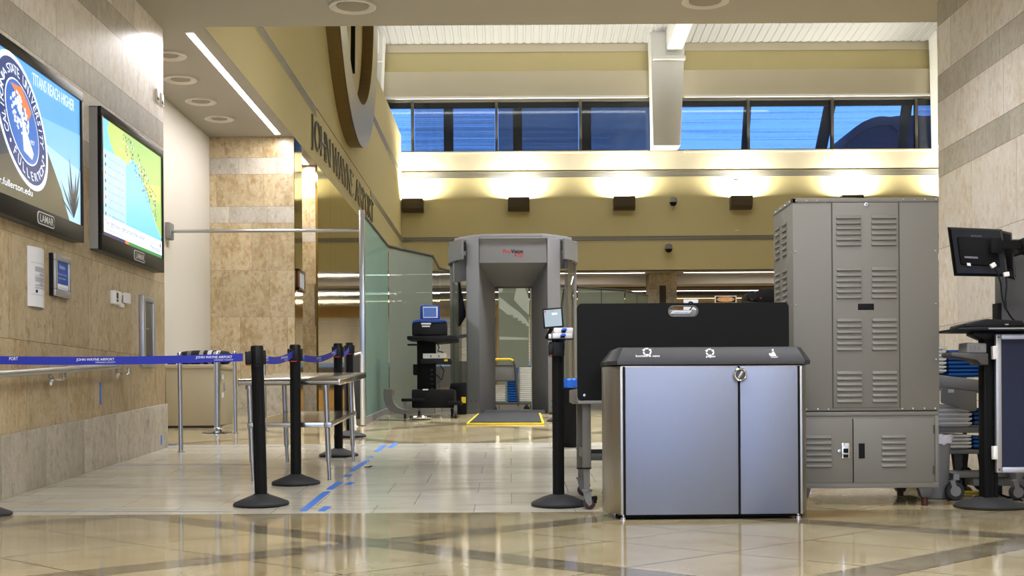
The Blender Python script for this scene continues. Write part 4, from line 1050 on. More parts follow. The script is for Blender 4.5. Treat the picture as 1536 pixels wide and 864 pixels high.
for sx in (-1, 1):
    m = MB('scan')                                                  # deep curved fascia over the glass side
    n = 14; pts_o, pts_i = [], []
    for i in range(n+1):
        an = -.86+1.72*i/n; pts_o.append((sx*(.3+.66*math.cos(an)), .98*math.sin(an))); pts_i.append((sx*(.3+.62*math.cos(an)), .94*math.sin(an)))
    for i in range(n):
        q4 = [pts_o[i], pts_o[i+1], pts_i[i+1], pts_i[i]]; m.prism(sc(q4), 'z', Z0+2.2, Z0+2.485)
    m.prism(sc([(sx*.66, -.62), (sx*.66, .62), (sx*.94, .3), (sx*.96, 0), (sx*.94, -.3)]), 'z', Z0+2.465, Z0+2.487)
    m.use('bright_white'); m.lathe([(.001, -.012), (.02, -.01), (.02, .0), (.001, .0)], (SCX+sx*.86, SY-.28, Z0+2.2), 12)
    m.build('fascia', t)
    m = MB('mid_grey'); px_ = sx*.9; m.box(SCX+px_-.035, SCX+px_+.035, SY-.06, SY+.06, Z0, Z0+2.3, .01); m.build('side_post', t)
    for sy in (-1, 1):
        g = MB('glass_scan'); n = 10; pr = None
        for i in range(n+1):
            an = (.12+.5*i/n)*sy; p = (SCX+sx*(.3+.6*math.cos(an)), SY+.93*math.sin(an))
            if pr: g.poly([(pr[0], pr[1], Z0+.1), (p[0], p[1], Z0+.1), (p[0], p[1], Z0+2.3), (pr[0], pr[1], Z0+2.3)])
            pr = p
        g.build('curved_glass', t)
    m = MB('scan'); m.prism(sc([(sx*.5, -.6), (sx*.68, -.6), (sx*.93, -.15), (sx*.93, .15), (sx*.68, .6), (sx*.5, .6)]), 'z', Z0, Z0+.1, .006); m.build('side_base', t)
m = MB('scan_light'); xa, xb = PX(679, SY-.35, 400), PX(702, SY-.35, 400)
m.prism([(xa, ZD(680, 424, SY-.35)), (xb, ZD(702, 420.5, SY-.35)), (xb, Z0+2.3), (xa, Z0+2.3)], 'y', SY-.36, SY-.33, .005); m.build('equipment_panel', t)
m = MB('black_plastic'); m.prism([(SCX-.79, Z0+.98+.3), (SCX-.7, Z0+1.42), (SCX-.70, Z0+1.5), (SCX-.79, Z0+1.95), (SCX-.82, Z0+1.95), (SCX-.82, Z0+1.28)], 'y', SY-.2, SY-.12, .01); m.build('monitor', t, label='black monitor seen edge-on behind the side glass')
m = MB('mid_grey'); m.bar((SCX-.87, SY-.1, Z0+1.12), (SCX-.6, SY-.1, Z0+1.16), .04, .05); m.box(SCX-.68, SCX-.6, SY-.16, SY-.06, Z0+.84, Z0+1.1, .01); m.build('arm_shelf', t)
m = MB('dark_grey'); m.box(SCX-.43, SCX+.43, SY-.86, SY+.8, Z0, Z0+.05, .01); m.use('rubber'); m.prism([(SY-.86, Z0+.05), (SY-1.05, Z0+.002), (SY-.86, Z0+.002)], 'x', SCX-.43, SCX+.43); m.build('platform', t)
m = MB('steel'); m.tube([(SCX+.62, SY-.3, Z0+1.05), (SCX+.7, SY-.32, Z0+1.5), (SCX+.74, SY-.32, Z0+1.8)], .016, 8); m.build('grab_bar', t)
# long rubber mat up to the scanner
A_, B_ = gpt(699.5, 637.5), gpt(816.5, 637); C_, D_ = P(811, 620, 17.5), P(717, 620, 17.5)
mh = .025; t = thing('floor_mat', 'dark ribbed rubber mat with yellow edges in front of the scanner', 'mat', ((A_+B_)/2))
def matp(u, v, dz=0):
    a = A_+(B_-A_)*u; b = Vector((D_.x, D_.y, FZ(D_.y)))+(Vector((C_.x, C_.y, 0))-Vector((D_.x, D_.y, 0)))*u; p = a+(b-a)*v; p.z = FZ(p.y)+dz; return p
def slab(m, u0, u1, v0, v1, dz):
    lo = [m.bm.verts.new(matp(u, v, .001)) for u, v in ((u0, v0), (u1, v0), (u1, v1), (u0, v1))]; hi = [m.bm.verts.new(matp(u, v, dz)) for u, v in ((u0, v0), (u1, v0), (u1, v1), (u0, v1))]
    m.face(lo[::-1]); m.face(hi)
    for i in range(4): m.face([lo[i], lo[(i+1) % 4], hi[(i+1) % 4], hi[i]])
m = MB('rubber'); slab(m, .03, .97, .03, 1, mh)
for k in range(40): slab(m, .04, .96, .04+k*.0235, .068+k*.0235, mh+.006)
m.build('tread', t, smooth=False)
m = MB('yellow'); slab(m, 0, 1, 0, .03, mh-.004); slab(m, 0, .03, .03, 1, mh-.004); slab(m, .97, 1, .03, 1, mh-.004); m.build('edging', t, label='yellow edging', smooth=False)
# ------------------------------------------------------------------ trace machine on its cart
KY = 17.0; kx = lambda px, D=KY: PX(px, D, 540); kz = lambda py, D=KY: PZ(py, D, 650); KF = FZ(KY)
t = thing('trolley_cart', 'black wheeled equipment cart beside left side of the scanner', 'cart', (kx(648), KY+.2, KF), group=None)
m = MB('matt_black'); m.box(kx(624.5), kx(652), KY+.12, KY+.32, kz(585), kz(509), .01); m.use('black_plastic')
for k in range(5): m.box(kx(645), kx(649), KY+.115, KY+.12, kz(556+k*7), kz(553+k*7))
m.build('mast', t)
m = MB('black_plastic'); m.prism([(kx(612), kz(510)), (kx(612), kz(504.5)), (kx(683), kz(504)), (kx(688), kz(508)), (kx(686), kz(512)), (kx(657), kz(515)), (kx(640), kz(512))], 'y', KY-.15, KY+.45, .01); m.build('top_shelf', t)
m = MB('black_plastic'); m.box(kx(611), kx(627), KY+.0, KY+.12, kz(518), kz(515.5), .006); m.build('side_tray', t)
m = MB('black_plastic'); m.box(kx(632), kx(676), KY-.1, KY+.4, kz(546), kz(538.5), .01); m.use('yellow'); m.box(kx(667), kx(672), KY-.103, KY-.1, kz(542.5), kz(539.5)); m.build('middle_shelf', t)
m = MB('matt_black'); m.box(kx(619), kx(626), KY+.05, KY+.3, kz(562), kz(546), .006); m.build('side_holder', t)
m = MB('matt_black'); m.box(kx(618.5), kx(681), KY-.15, KY+.5, kz(612), kz(584), .02); m.use('paper'); m.box(kx(635), kx(643), KY-.153, KY-.15, kz(585.5), kz(583.5)); m.build('lower_housing', t)
m = MB('matt_black'); m.box(kx(604), kx(638), KY-.25, KY+.0, kz(602), kz(597.5), .008); m.build('base_frame', t); m = MB('matt_black'); m.box(kx(672), kx(692), KY-.25, KY+.3, kz(608), kz(602), .008); m.build('base_frame', t)
for px, dy in ((609, -.2), (629, -.05), (684, -.2), (676, .35)):
    m = MB('mid_grey'); cx_ = kx(px); cyy = KY+dy; zf = FZ(cyy); m.box(cx_-.02, cx_+.02, cyy-.02, cyy+.02, zf+.06, kz(602)); m.use('rubber'); m.lathe([(.02, -.018), (.05, -.016), (.05, .016), (.02, .018)], (cx_, cyy, zf+.05), 20, 'x'); m.build('caster', t)
m = MB('black_plastic'); m.tube([(kx(655), KY+.14, kz(514)), (kx(658), KY+.14, kz(520)), (kx(656), KY+.13, kz(526)), (kx(664), KY+.14, kz(528))], .008, 6); m.build('cable', t); m = MB('black_plastic'); m.tube([(kx(660), KY+.05, kz(548)), (kx(666), KY+.0, kz(556)), (kx(662), KY+.05, kz(570)), (kx(654), KY+.1, kz(562))], .007, 6); m.build('cable', t)
t = thing('trace_detector', 'blue and black swab testing machine with raised screen on the black cart', 'testing machine', (kx(645), KY+.1, kz(504)))
zb = kz(504)+.004
m = MB('black_plastic'); m.prism([(kx(619), zb), (kx(670), zb), (kx(670), kz(484)), (kx(656), kz(485)), (kx(630), kz(484)), (kx(619), kz(486))], 'y', KY-.1, KY+.32, .015); m.use('paper'); m.box(kx(633), kx(647.5), KY-.103, KY-.1, kz(487.5), kz(485)); m.box(kx(634), kx(646), KY-.103, KY-.1, kz(491), kz(489)); m.build('body', t)
m = MB(mat('blue_casing', (20, 62, 150), .4)); m.prism([(kx(619), kz(485.5)), (kx(630), kz(484)), (kx(656), kz(485)), (kx(670), kz(483.5)), (kx(669), kz(480.5)), (kx(634), kz(479)), (kx(621), kz(481.5))], 'y', KY-.105, KY+.32, .008); m.build('top_cover', t, label='blue top cover')
m = MB(mat('blue_casing', (20, 62, 150), .4)); m.prism([(kx(630.5), kz(478.5)), (kx(660), kz(479.5)), (kx(660), kz(461)), (kx(657), kz(458)), (kx(633), kz(457)), (kx(630.5), kz(460))], 'y', KY+.0, KY+.09, .015); sb = m.build('screen_housing', t, label='blue raised screen housing')
m = MB('white_plastic'); m.box(kx(635), kx(657), KY-.004, KY, kz(477), kz(460)); m.use(emis('machine_screen', (60, 100, 176), .6)); m.box(kx(636), kx(655), KY-.007, KY-.003, kz(475), kz(461.5)); m.build('screen', sb)
m = MB('paper'); m.box(kx(635), kx(670), KY-.08, KY+.11, kz(538.0), kz(530.5), .004); m.use('ink_grey'); m.box(kx(646), kx(648), KY-.083, KY-.08, kz(536), kz(533)); m.box(kx(658), kx(660), KY-.083, KY-.08, kz(536), kz(533))
m.build('glove_box', None, 'white carton lying on middle shelf of the black cart', 'carton')
# black power unit with a yellow label
t = thing('power_unit', 'black upright unit with yellow label between cart and scanner', 'power unit', (kx(690, 17.3), 17.6, FZ(17.3)))
D = 17.58; m = MB('matt_black'); m.prism([(PX(684, D), FZ(D)+.0), (PX(699, D), FZ(D)+.0), (PX(699, D), PZ(573, D)), (PX(676, D), PZ(574, D)), (PX(674, D), PZ(583, D)), (PX(684, D), PZ(584, D))], 'y', D, D+.3, .01); m.build('body', t)
m = MB('yellow'); m.box(PX(692, D), PX(698.5, D), D-.004, D, PZ(604, D), PZ(595, D)); m.build('label_plate', t, label='yellow label')
# bent rubber sheet leaning at the glass
D = 16.3; m = MB('curve_mat'); pts = []
for i in range(13):
    u = i/12
    an = PI+PI/2*min(1, u*1.5) if u < .67 else 1.5*PI
    pts.append((u, an))
pp = [(575.5, 585), (575, 594), (576, 602), (579, 610), (584.5, 617), (592, 620.5), (602, 622), (611, 621.5)]
pi_ = [(588.5, 585.5), (588, 594), (589, 601), (591.5, 607), (596, 612), (602, 614.5), (608, 615.5), (613, 616)]
m = MB('curve_mat')
for i in range(7):
    q4 = [(PX(a, D, b), PZ(b-1, D, a)) for a, b in (pp[i], pp[i+1], pi_[i+1], pi_[i])]
    q4 = [(x, max(z, FZ(D)+.004)) for x, z in q4]
    m.prism(q4, 'y', D, D+.3)
m.build('rubber_sheet', None, 'grey rubber sheet bent into a curve on floor against green glass', 'rubber sheet')
t_ = FZ(17.2); m = MB('chrome'); g = gpt(631, 617)
m.lathe([(.15, 0), (.155, .02), (.13, .04), (.02, .045)], (PX(631, 16.75), 16.6, FZ(16.75)), 32); m.build('round_base', None, 'round silver base plate on floor under front of the black cart', 'base plate')
# ------------------------------------------------------------------ post with a small screen
g = gpt(838, 758)
t = thing('display_post', 'black post with tilted small screen and glove boxes beside the dark board', 'display post', g)
gx, gy, gz = g
m = MB('rubber'); m.lathe([(.172, 0), (.176, .012), (.168, .024), (.1, .055), (.05, .07)], g, 40); m.build('base', t)
zt = PZ(510, gy, 838)
m = MB('matt_black'); m.lathe([(.034, .065), (.034, zt-gz)], g, 28)
for k in range(8):
    a = 2*PI*k/8; m.cyl((gx+.033*math.cos(a), gy+.033*math.sin(a), gz+.07), (gx+.033*math.cos(a), gy+.033*math.sin(a), zt), .004, n=6)
m.build('pole', t)
dx = lambda px: PX(px, gy, 500); dz = lambda py: PZ(py, gy, 835)
m = MB('black_plastic'); m.box(dx(823), dx(846), gy-.05, gy+.05, dz(535), dz(513), .006); m.box(dx(822), dx(829), gy-.07, gy-.02, dz(533), dz(517), .004); m.use('ink_red'); m.box(dx(824), dx(827), gy-.071, gy-.05, dz(534.5), dz(533)); m.build('head', t)
m = MB('black_plastic'); m.box(dx(818.5), dx(859.5), gy-.08, gy+.08, zt-.001, zt+.006, .002); m.prism([(dx(830), zt), (dx(848), zt), (dx(844), zt-.03), (dx(832), zt-.03)], 'y', gy-.03, gy+.03); m.build('tray', t)
m = MB('black_plastic'); c = Vector((dx(830), gy+.01, dz(477))); rr = math.radians(4); ux = Vector((math.cos(rr), -.12, math.sin(rr))).normalized(); uz = Vector((-math.sin(rr), .05, 1)).normalized(); uy = uz.cross(ux)
m.obox(c, ux, uy, uz, .064, .012, .064, .004); m.bar(c+uy*.02-uz*.03, (dx(820.5), gy+.065, zt+.012), .02, .016); mo = m.build('monitor', t)
m = MB(emis('pale_screen', (168, 186, 196), .8)); ff = c-uy*.0125 if uy.y > 0 else c+uy*.0125
m.obox(ff, ux, uy, uz, .054, .001, .053); m.use('ink'); m.obox(ff+uz*.025+ux*.012+Vector((0, -.0015, 0)), ux, uy, uz, .018, .0005, .007); m.use('ink_grey'); m.obox(ff+uz*.045+Vector((0, -.0015, 0)), ux, uy, uz, .01, .0005, .001); m.use('ink_red'); m.obox(ff+uz*.043-ux*.047+Vector((0, -.0015, 0)), ux, uy, uz, .004, .0005, .006); m.build('screen', mo)
zb = zt+.0065
def carton(name, x0, x1, y0, y1, z0, z1, label, tear=False):
    t = thing(name, label, 'carton', ((x0+x1)/2, (y0+y1)/2, z0)); m = MB('paper'); m.box(x0, x1, y0, y1, z0, z1, .003); m.build('body', t)
    if tear:
        m = MB('matt_black'); xm = x0+(x1-x0)*.5; m.prism([(xm-.016, z0+.003), (xm+.012, z0+.003), (xm+.02, z1-.004), (xm-.006, z1-.004)], 'y', y0-.002, y0+.002); m.build('opening', t)
        m = MB('blue_liner'); m.prism([(xm-.02, z1-.02), (xm+.022, z1-.014), (xm+.018, z1-.003), (xm-.005, z1-.001)], 'y', y0-.008, y0-.002, .002); m.build('glove', t)
    return t
carton('glove_box', dx(828.5), dx(858), gy-.07, gy+.05, zb, dz(501), 'lower white glove box on tray of the small screen post', True)
carton('glove_box', dx(830.5), dx(859), gy-.065, gy+.05, dz(501)+.001, dz(492.5), 'upper white glove box stacked on tray of the small screen post', True)
carton('note_holder', dx(822.5), dx(826.3), gy-.06, gy-.02, zb, dz(501.5), 'tiny white box left of the glove boxes on the post tray')
# ------------------------------------------------------------------ inspection table with black board
D0 = 7.78; DB = 8.46
fx = lambda px, D=D0: PX(px, D, 680); fz = lambda py, D=D0: PZ(py, D, 880)
xl = fx(874); xR = fx(1150)
t = thing('inspection_table', 'grey metal rolling table behind the recycling station', 'table', ((xl+xR)/2, (D0+DB)/2, 0))
for D in (D0, DB):
    for x0, nm in ((xl, 'left'), (xR-.052, 'right')):
        zf = FZ(D+.02); m = MB('cab'); m.box(x0, x0+.052, D, D+.052, fz(702, D), fz(604), .004); m.use('matt_black'); m.box(x0, x0+.053, D-.001, D+.053, fz(702.5, D)-.004, fz(701.5, D)); m.use('cab'); m.box(x0+.008, x0+.044, D+.006, D+.046, zf+.12, fz(702, D)); lg = m.build('leg', t)
        cx_ = x0+.026; cy_ = D+.026
        m = MB('mid_grey'); m.lathe([(.001, .112), (.032, .112), (.032, .124), (.001, .124)], (cx_, cy_, zf), 16); m.prism([(cx_-.024, zf+.112), (cx_+.024, zf+.112), (cx_+.03, zf+.035), (cx_+.012, zf+.02), (cx_-.01, zf+.05)], 'y', cy_-.024, cy_-.018); m.prism([(cx_-.024, zf+.112), (cx_+.024, zf+.112), (cx_+.03, zf+.035), (cx_+.012, zf+.02), (cx_-.01, zf+.05)], 'y', cy_+.018, cy_+.024)
        cs = m.build('caster', t)
        m = MB('red_caster'); m.lathe([(.02, -.016), (.038, -.014), (.038, .014), (.02, .016)], (cx_+.014, cy_, zf+.0385), 24, 'y'); m.build('wheel', cs, label='red brown wheel')
        m = MB('matt_black'); m.prism([(cx_+.01, zf+.075), (cx_+.06, zf+.085), (cx_+.065, zf+.07), (cx_+.058, zf+.05), (cx_+.062, zf+.04), (cx_+.035, zf+.04)], 'y', cy_-.015, cy_+.015, .003); m.build('brake_pedal', cs, label='black brake pedal')
m = MB('dark_grey'); m.box(xl+.052, xR-.052, D0+.012, D0+.04, fz(691), fz(680.5), .003); m.build('crossbar', t); m = MB('dark_grey'); m.box(xl+.052, xR-.052, DB+.012, DB+.04, fz(691), fz(680.5), .003); m.build('crossbar', t)
m = MB('cab'); m.box(xl+.014, xl+.04, D0+.052, DB, fz(690), fz(674), .003); m.build('side_rail', t); m = MB('cab'); m.box(xR-.04, xR-.014, D0+.052, DB, fz(690), fz(674), .003); m.build('side_rail', t)
m = MB('mid_grey'); m.box(xl-.03, xR+.03, D0-.08, DB+.1, PZ(605, 7.72, 1020), PZ(600, 7.72, 1020)-.0006, .002); m.box(xl-.035, xl-.01, D0+.02, DB+.3, fz(604), fz(583), .004); m.box(xR+.01, xR+.035, D0+.02, DB+.3, fz(604), fz(583), .004); m.build('table_top', t)
# board
Dp = 7.72; bx = lambda px: PX(px, Dp, 500); bz = lambda py, px=1020: PZ(py, Dp, px)
x0, x1, z0, z1 = bx(865.5), bx(1183.5), bz(600, 1020), bz(454.5, 1020)
def rrect(x0, x1, z0, z1, r, n=6):
    pts = []
    for cx_, cz_, a0 in ((x1-r, z1-r, 0), (x0+r, z1-r, 90), (x0+r, z0+r, 180), (x1-r, z0+r, 270)):
        for k in range(n+1):
            a = math.radians(a0+90*k/n); pts.append((cx_+r*math.cos(a), cz_+r*math.sin(a)))
    return pts
t = thing('privacy_board', 'large black board with rounded corners and hand slot standing behind the recycling station', 'board', ((x0+x1)/2, Dp, z0))
hx0, hx1, hz0, hz1 = bx(1004), bx(1046), bz(473.5), bz(460)
out = rrect(x0, x1, z0, z1, .03); hole = rrect(hx0, hx1, hz0, hz1, .026)
m = MB('matt_black')
# outer loop and slot loop joined face by face
for yy, fl in ((Dp, False), (Dp+.02, True)):
    A = [m.bm.verts.new((x, yy, z)) for x, z in out]; B = [m.bm.verts.new((x, yy, z)) for x, z in hole]
    for i in range(len(A)):
        j = (i+1) % len(A); m.face([A[i], A[j], B[j], B[i]])
    if not fl: A0, B0 = A, B
for L0, L1 in ((A0, A), (B0, B)):
    for i in range(len(L0)):
        j = (i+1) % len(L0); m.face([L0[i], L0[j], L1[j], L1[i]])
m.build('panel', t)
m = MB('mid_grey'); pts = rrect(hx0-.004, hx1+.004, hz0-.004, hz1+.004, .03)
m.tube([(x, Dp+.0, z) for x, z in pts]+[(pts[0][0], Dp+.0, pts[0][1])], .0025, 6); m.build('slot_rim', t)
for px in (870, 879): pass
m = MB('steel'); 
for px, py in ((876, 592), (1176, 592)): m.lathe([(.001, -.004), (.008, -.003), (.008, .003), (.001, .003)], (bx(px), Dp, bz(py)), 12, 'y')
m.build('bolt', t)
# placard seen through the slot, lane sign with a 2 behind
D = 7.82; m = MB('mid_grey'); m.box(PX(1003, D), PX(1048, D), D, D+.01, PZ(602, D)+.03, PZ(465, D, 1020), .003)
t = thing('placard', 'small grey placard visible through hand slot of the black board', 'placard', (PX(1025, D), D, fz(598))); m.build('plate', t)
m = MB('ink'); xa, xb = PX(1006, D), PX(1035, D); za, zb = PZ(470.5, D, 1020), PZ(465.8, D, 1020)
m.prism([(xa, za), (xb, za), (xb+.015, zb), (xa+.015, zb)], 'y', D-.002, D); m.use('blue_print'); m.text('Inspection Area', (xa+.02, D-.003, za+.005), EX, EZ, height=.009, width=(xb-xa)*.8); m.build('printed_strip', t)
D = 9.4; zt, zb = PZ(455.5, D, 1030), PZ(468, D, 1030)
t = thing('lane_sign', 'white lane sign with black figure two behind the black board slot', 'sign', (PX(1033, D), D+.01, FZ(D)))
m = MB('paper'); m.box(PX(1026, D), PX(1048, D), D, D+.008, PZ(500, D), PZ(449, D, 1040), .002); m.use('ink_black'); m.text('2', (PX(1033, D), D-.002, PZ(466.5, D, 1030)), EX, EZ, height=PZ(452, D)-PZ(466.5, D)); m.build('plate', t)
m = MB('mid_grey'); m.cyl((PX(1037, D), D+.02, FZ(D)+.01), (PX(1037, D), D+.02, PZ(460, D)), .015); m.lathe([(.14, 0), (.14, .015), (.02, .03)], (PX(1037, D), D+.02, FZ(D)), 24); m.build('stand', t)
# ------------------------------------------------------------------ recycling station
BD = 7.16; BR = math.radians(-1.2)
bxx = lambda px: PX(px, BD, 660)
WX = (bxx(929.5)+bxx(1204.5))/2; hw = (bxx(1204.5)-bxx(929.5))/2
t = thing('recycling_station', 'recycling station with brushed metal doors and dark lid on polished floor', 'recycling bin', (WX, BD, 0), rotz=math.radians(1.6))
zl = .875
def side_poly(off=0, dep=.49):
    pts = [(-hw-off, -.0-off)]
    n = 10
    L = [(-hw-off*.5 - .075*math.sin(PI*i/n)**.8, .03+(dep-.06)*i/n) for i in range(n+1)]
    Rr = [(-x, y) for x, y in L][::-1]
    return [(-hw+.01, 0)]+L+[(-hw+.01, dep)]+[(hw-.01, dep)]+Rr+[(hw-.01, 0)]
m = MB('bin_side'); m.prism(side_poly()[::-1], 'z', .03, zl-.005, .004); m.build('body', t, local=True)
m = MB('matt_black'); m.box(-hw+.02, hw-.02, .03, .45, .012, .03); m.build('plinth', t, local=True)
dl0, ddl, dr1 = -hw+.03, bxx(1108.5)-WX, hw-.028
m = MB('bin_front'); m.box(dl0, ddl-.006, -.014, .002, .028, zl-.012, .004); m.build('door', t, local=True)
m = MB('bin_front'); m.box(ddl+.006, dr1, -.014, .002, .028, zl-.012, .004); m.build('door', t, local=True)
m = MB('alu'); m.box(-hw+.002, -hw+.017, -.012, .002, .028, zl-.01, .003); m.box(hw-.015, hw-.002, -.012, .002, .028, zl-.01, .003); m.build('corner_trim', t, local=True)
m = MB('vent_dark'); m.box(-hw+.017, dl0-.001, -.006, .002, .028, zl-.01); m.box(ddl-.006, ddl+.006, -.006, .002, .028, zl-.01); m.box(dr1, hw-.015, -.006, .002, .028, zl-.01); m.build('shadow_gap', t, local=True)
# lid
def lidring(o, dep, ox=0): return [(-hw-o, -o), (hw+o-.0, -o), (hw+o+ox, .06), (hw+o+ox, dep-.04), (hw+o, dep+o*.5), (-hw-o, dep+o*.5), (-hw-o-ox, dep-.04), (-hw-o-ox, .06)]
m = MB('lid'); R0 = [m.bm.verts.new((x, y, zl)) for x, y in lidring(.012, .5, .05)]; R1 = [m.bm.verts.new((x, y, zl+.022)) for x, y in lidring(.014, .5, .05)]
R2 = [m.bm.verts.new((x, y, zl+.096)) for x, y in lidring(-.022, .48, .032)]; R3 = [m.bm.verts.new((x, y, zl+.1)) for x, y in lidring(-.036, .46, .032)]
m.face(R0[::-1]); m.face(R3)
for a, b in ((R0, R1), (R1, R2), (R2, R3)):
    for i in range(8): m.face([a[i], a[(i+1) % 8], b[(i+1) % 8], b[i]])
bmesh.ops.recalc_face_normals(m.bm, faces=m.bm.faces[:]); ld = m.build('lid', t, local=True)
slope_u = Vector((0, .036, .074)).normalized()
def onlid(px, py):
    x = bxx(px)-WX; v = (PZ(py, BD, px)-zl-.022)/.074
    return Vector((x, -.014+.036*v-.003, zl+.022+.074*v))
m = MB('ink')
def recycle(px, py, r):
    c = onlid(px, py)
    for k in range(3):
        a0 = math.radians(90+120*k)
        P2 = lambda rad, an: c+EX*rad*math.cos(an)+slope_u*rad*math.sin(an)
        pA, pB, pC = P2(r, a0+math.radians(-20)), P2(r, a0+math.radians(20)), P2(r*.66, a0+math.radians(22)); pD = P2(r*.66, a0+math.radians(-22))
        m.poly([pD, pA, pB, pC])
        m.poly([P2(r, a0+math.radians(26)), P2(r*1.08, a0+math.radians(68)), P2(r*.72, a0+math.radians(66)), P2(r*.64, a0+math.radians(34))])
        m.poly([P2(r*1.2, a0+math.radians(60)), P2(r*.8, a0+math.radians(90)), P2(r*.5, a0+math.radians(58))])
recycle(971.5, 527.6, .026); m.text('bottles & cans', onlid(972, 535.4), EX, slope_u, height=.0135, width=.135, align='C', bold=.01); m.build('lid_print', ld, label='white recycling symbol over bottles and cans wording', local=True)
m = MB('ink'); recycle(1066, 528.4, .025); m.text('paper', onlid(1067, 536), EX, slope_u, height=.0135, width=.055, align='C', bold=.01); m.build('lid_print', ld, label='white recycling symbol over paper wording', local=True); m = MB('ink')
c = onlid(1160.5, 529.5); u = slope_u                               # litter sign: figure at a basket
for pts in (((-.018, -.018), (.0, -.018), (.004, .0), (-.022, .0)), ((.0, -.018), (.01, -.018), (.008, .012), (-.004, .012)), ((.01, -.018), (.02, -.018), (.008, .012), (.002, .01)), ((-.008, .01), (.004, .006), (.006, .014), (-.018, .006))):
    m.poly([c+EX*a+u*b for a, b in pts])
m.disc(c+u*.021+EX*.003, EX, u, .006, 12)
for body, px, py, wd in (('litter', 1163, 536.6, .042),):
    m.text(body, onlid(px, py), EX, slope_u, height=.0135, width=wd, align='C')
m.build('lid_print', ld, label='white litter figure and word', local=True)
m = MB('chrome'); c = Vector((ddl+.006, -.016, PZ(562, BD, 1110))); m.lathe([(.026, 0), (.038, 0), (.038, -.012), (.034, -.016), (.028, -.014), (.026, -.004)], c, 32, 'y'); lk = m.build('lock', t, local=True)
m = MB('dark_grey'); m.lathe([(.001, -.002), (.027, -.002), (.027, -.006), (.001, -.006)], c, 28, 'y'); m.use('alu'); a = math.radians(60); m.obox(c+Vector((0, -.011, 0)), (math.cos(a), 0, math.sin(a)), EY, (-math.sin(a), 0, math.cos(a)), .022, .006, .007, .003); m.build('latch', lk, local=True)
for sx in (-1, 1):
    for y in (.03, .44):
        m = MB('chrome'); m.lathe([(.001, 0), (.016, 0), (.016, .012), (.008, .016), (.008, .032), (.001, .032)], (sx*(hw-.02), y, 0), 16); m.build('foot', t, local=True)
# ------------------------------------------------------------------ grey equipment cabinet
CD = 7.86; CDEP = .57
cx = lambda px, py=520: PX(px, CD, py); cz = lambda py, px=1300: PZ(py, CD, px)
x0, x1 = cx(1189.5, 400), cx(1408.5, 500); zb, zm, zt = cz(732), cz(617), cz(298)
t = thing('equipment_cabinet', 'tall grey metal cabinet with louvred doors by the right stone wall', 'cabinet', ((x0+x1)/2, CD+CDEP/2, FZ(8)))
m = MB('cab'); m.box(x0, x1, CD, CD+CDEP, zm+.004, zt, .004); m.use('cab_dark'); m.box(x0+.01, x1-.01, CD+.01, CD+CDEP-.01, zm-.004, zm+.006); m.build('upper_body', t)
m = MB('cab'); m.box(x0, x1-.005, CD+.002, CD+CDEP, zb, zm-.003, .004); m.box(x0+.002, x1-.007, CD-.004, CD+.004, zm-.028, zm-.003, .002); m.box(x0+.002, x1-.007, CD-.004, CD+.004, zb, zb+.036, .002); m.box(x1-.03, x1-.006, CD-.004, CD+.004, zb+.036, zm-.028, .002); m.build('lower_body', t)
m = MB('cab'); m.box(x0-.004, x1+.003, CD-.005, CD+.03, zt-.022, zt+.004, .002); m.box(x0-.004, x0+.02, CD-.005, CD+CDEP+.004, zt-.022, zt+.004, .002); m.box(x0-.002, x1+.002, CD+.03, CD+CDEP, zt, zt+.005); m.box(cx(1255), cx(1287), CD+.02, CD+.06, zt+.004, zt+.01)
m.use('steel')
def rivet(x, y, z, ax='y'): m.lathe([(.001, -.005), (.005, -.003), (.006, 0), (.001, 0)], (x, y, z), 10, ax)
for k in range(4): rivet(cx(1195+16*k), CD-.006, cz(301)); rivet(cx(1356+16.3*k), CD-.006, cz(300))
for py in (377, 457, 540): rivet(cx(1194), CD-.001, cz(py)); rivet(cx(1404), CD-.001, cz(py)); rivet(x0-.001, CD+.03, cz(py), 'x')
for px in (1209, 1226, 1242, 1353, 1369, 1386, 1402): rivet(cx(px), CD-.001, cz(613.5))
for k in range(4): rivet(x0-.005, CD+.06+.14*k, zt-.01, 'x')
m.build('top_flange', t)
m = MB('cab_dark'); 
for px in (1248.7, 1349.5): m.box(cx(px)-.003, cx(px)+.003, CD-.0015, CD+.004, cz(612), cz(303))
m.box(cx(1249), cx(1349), CD-.0015, CD+.004, cz(303)-.002, cz(303)+.002); m.build('seam', t)
def louvres(m, xa, xb, rows, yface, h=.0125, axis='x', n=6):
    """pressed half-round ribs"""
    for z in rows:
        if axis == 'x':
            pr = [(yface+.002, z-h), (yface-.010, z-h*.9), (yface-.011, z-h*.5), (yface-.004, z+h*.7), (yface+.002, z+h)]
            m.prism(pr, 'x', xa, xb, .003)
        else:
            pr = [(xa+.002, z-h), (xa-.010, z-h*.9), (xa-.011, z-h*.5), (xa-.004, z+h*.7), (xa+.002, z+h)]
            m.prism(pr, 'y', xb[0], xb[1], .003)
m = MB('cab'); m.box(cx(1250), cx(1348.3), CD-.004, CD+.002, cz(611), cz(304), .001); dr = m.build('door', t)
for ya, yb in ((325.5, 366), (403.5, 445), (480, 523), (559, 601)):
    rows = [cz(ya+(yb-ya)*k/5) for k in range(6)]
    for pa, pb in ((1255, 1292), (1308, 1345)):
        m = MB('cab'); louvres(m, cx(pa), cx(pb), rows, CD-.004); m.build('louvre_panel', dr)
m = MB('matt_black'); m.box(cx(1287), cx(1311), CD-.006, CD+.0, cz(465), cz(455.5), .002); m.build('handle_recess', dr, label='black recessed handle')
m = MB('chrome'); m.lathe([(.001, -.008), (.012, -.006), (.012, 0), (.001, 0)], (cx(1300), CD-.004, cz(307)), 16, 'y'); m.use('matt_black'); m.box(cx(1300)-.0015, cx(1300)+.0015, CD-.0125, CD-.01, cz(307)-.005, cz(307)+.005); m.build('lock', dr)
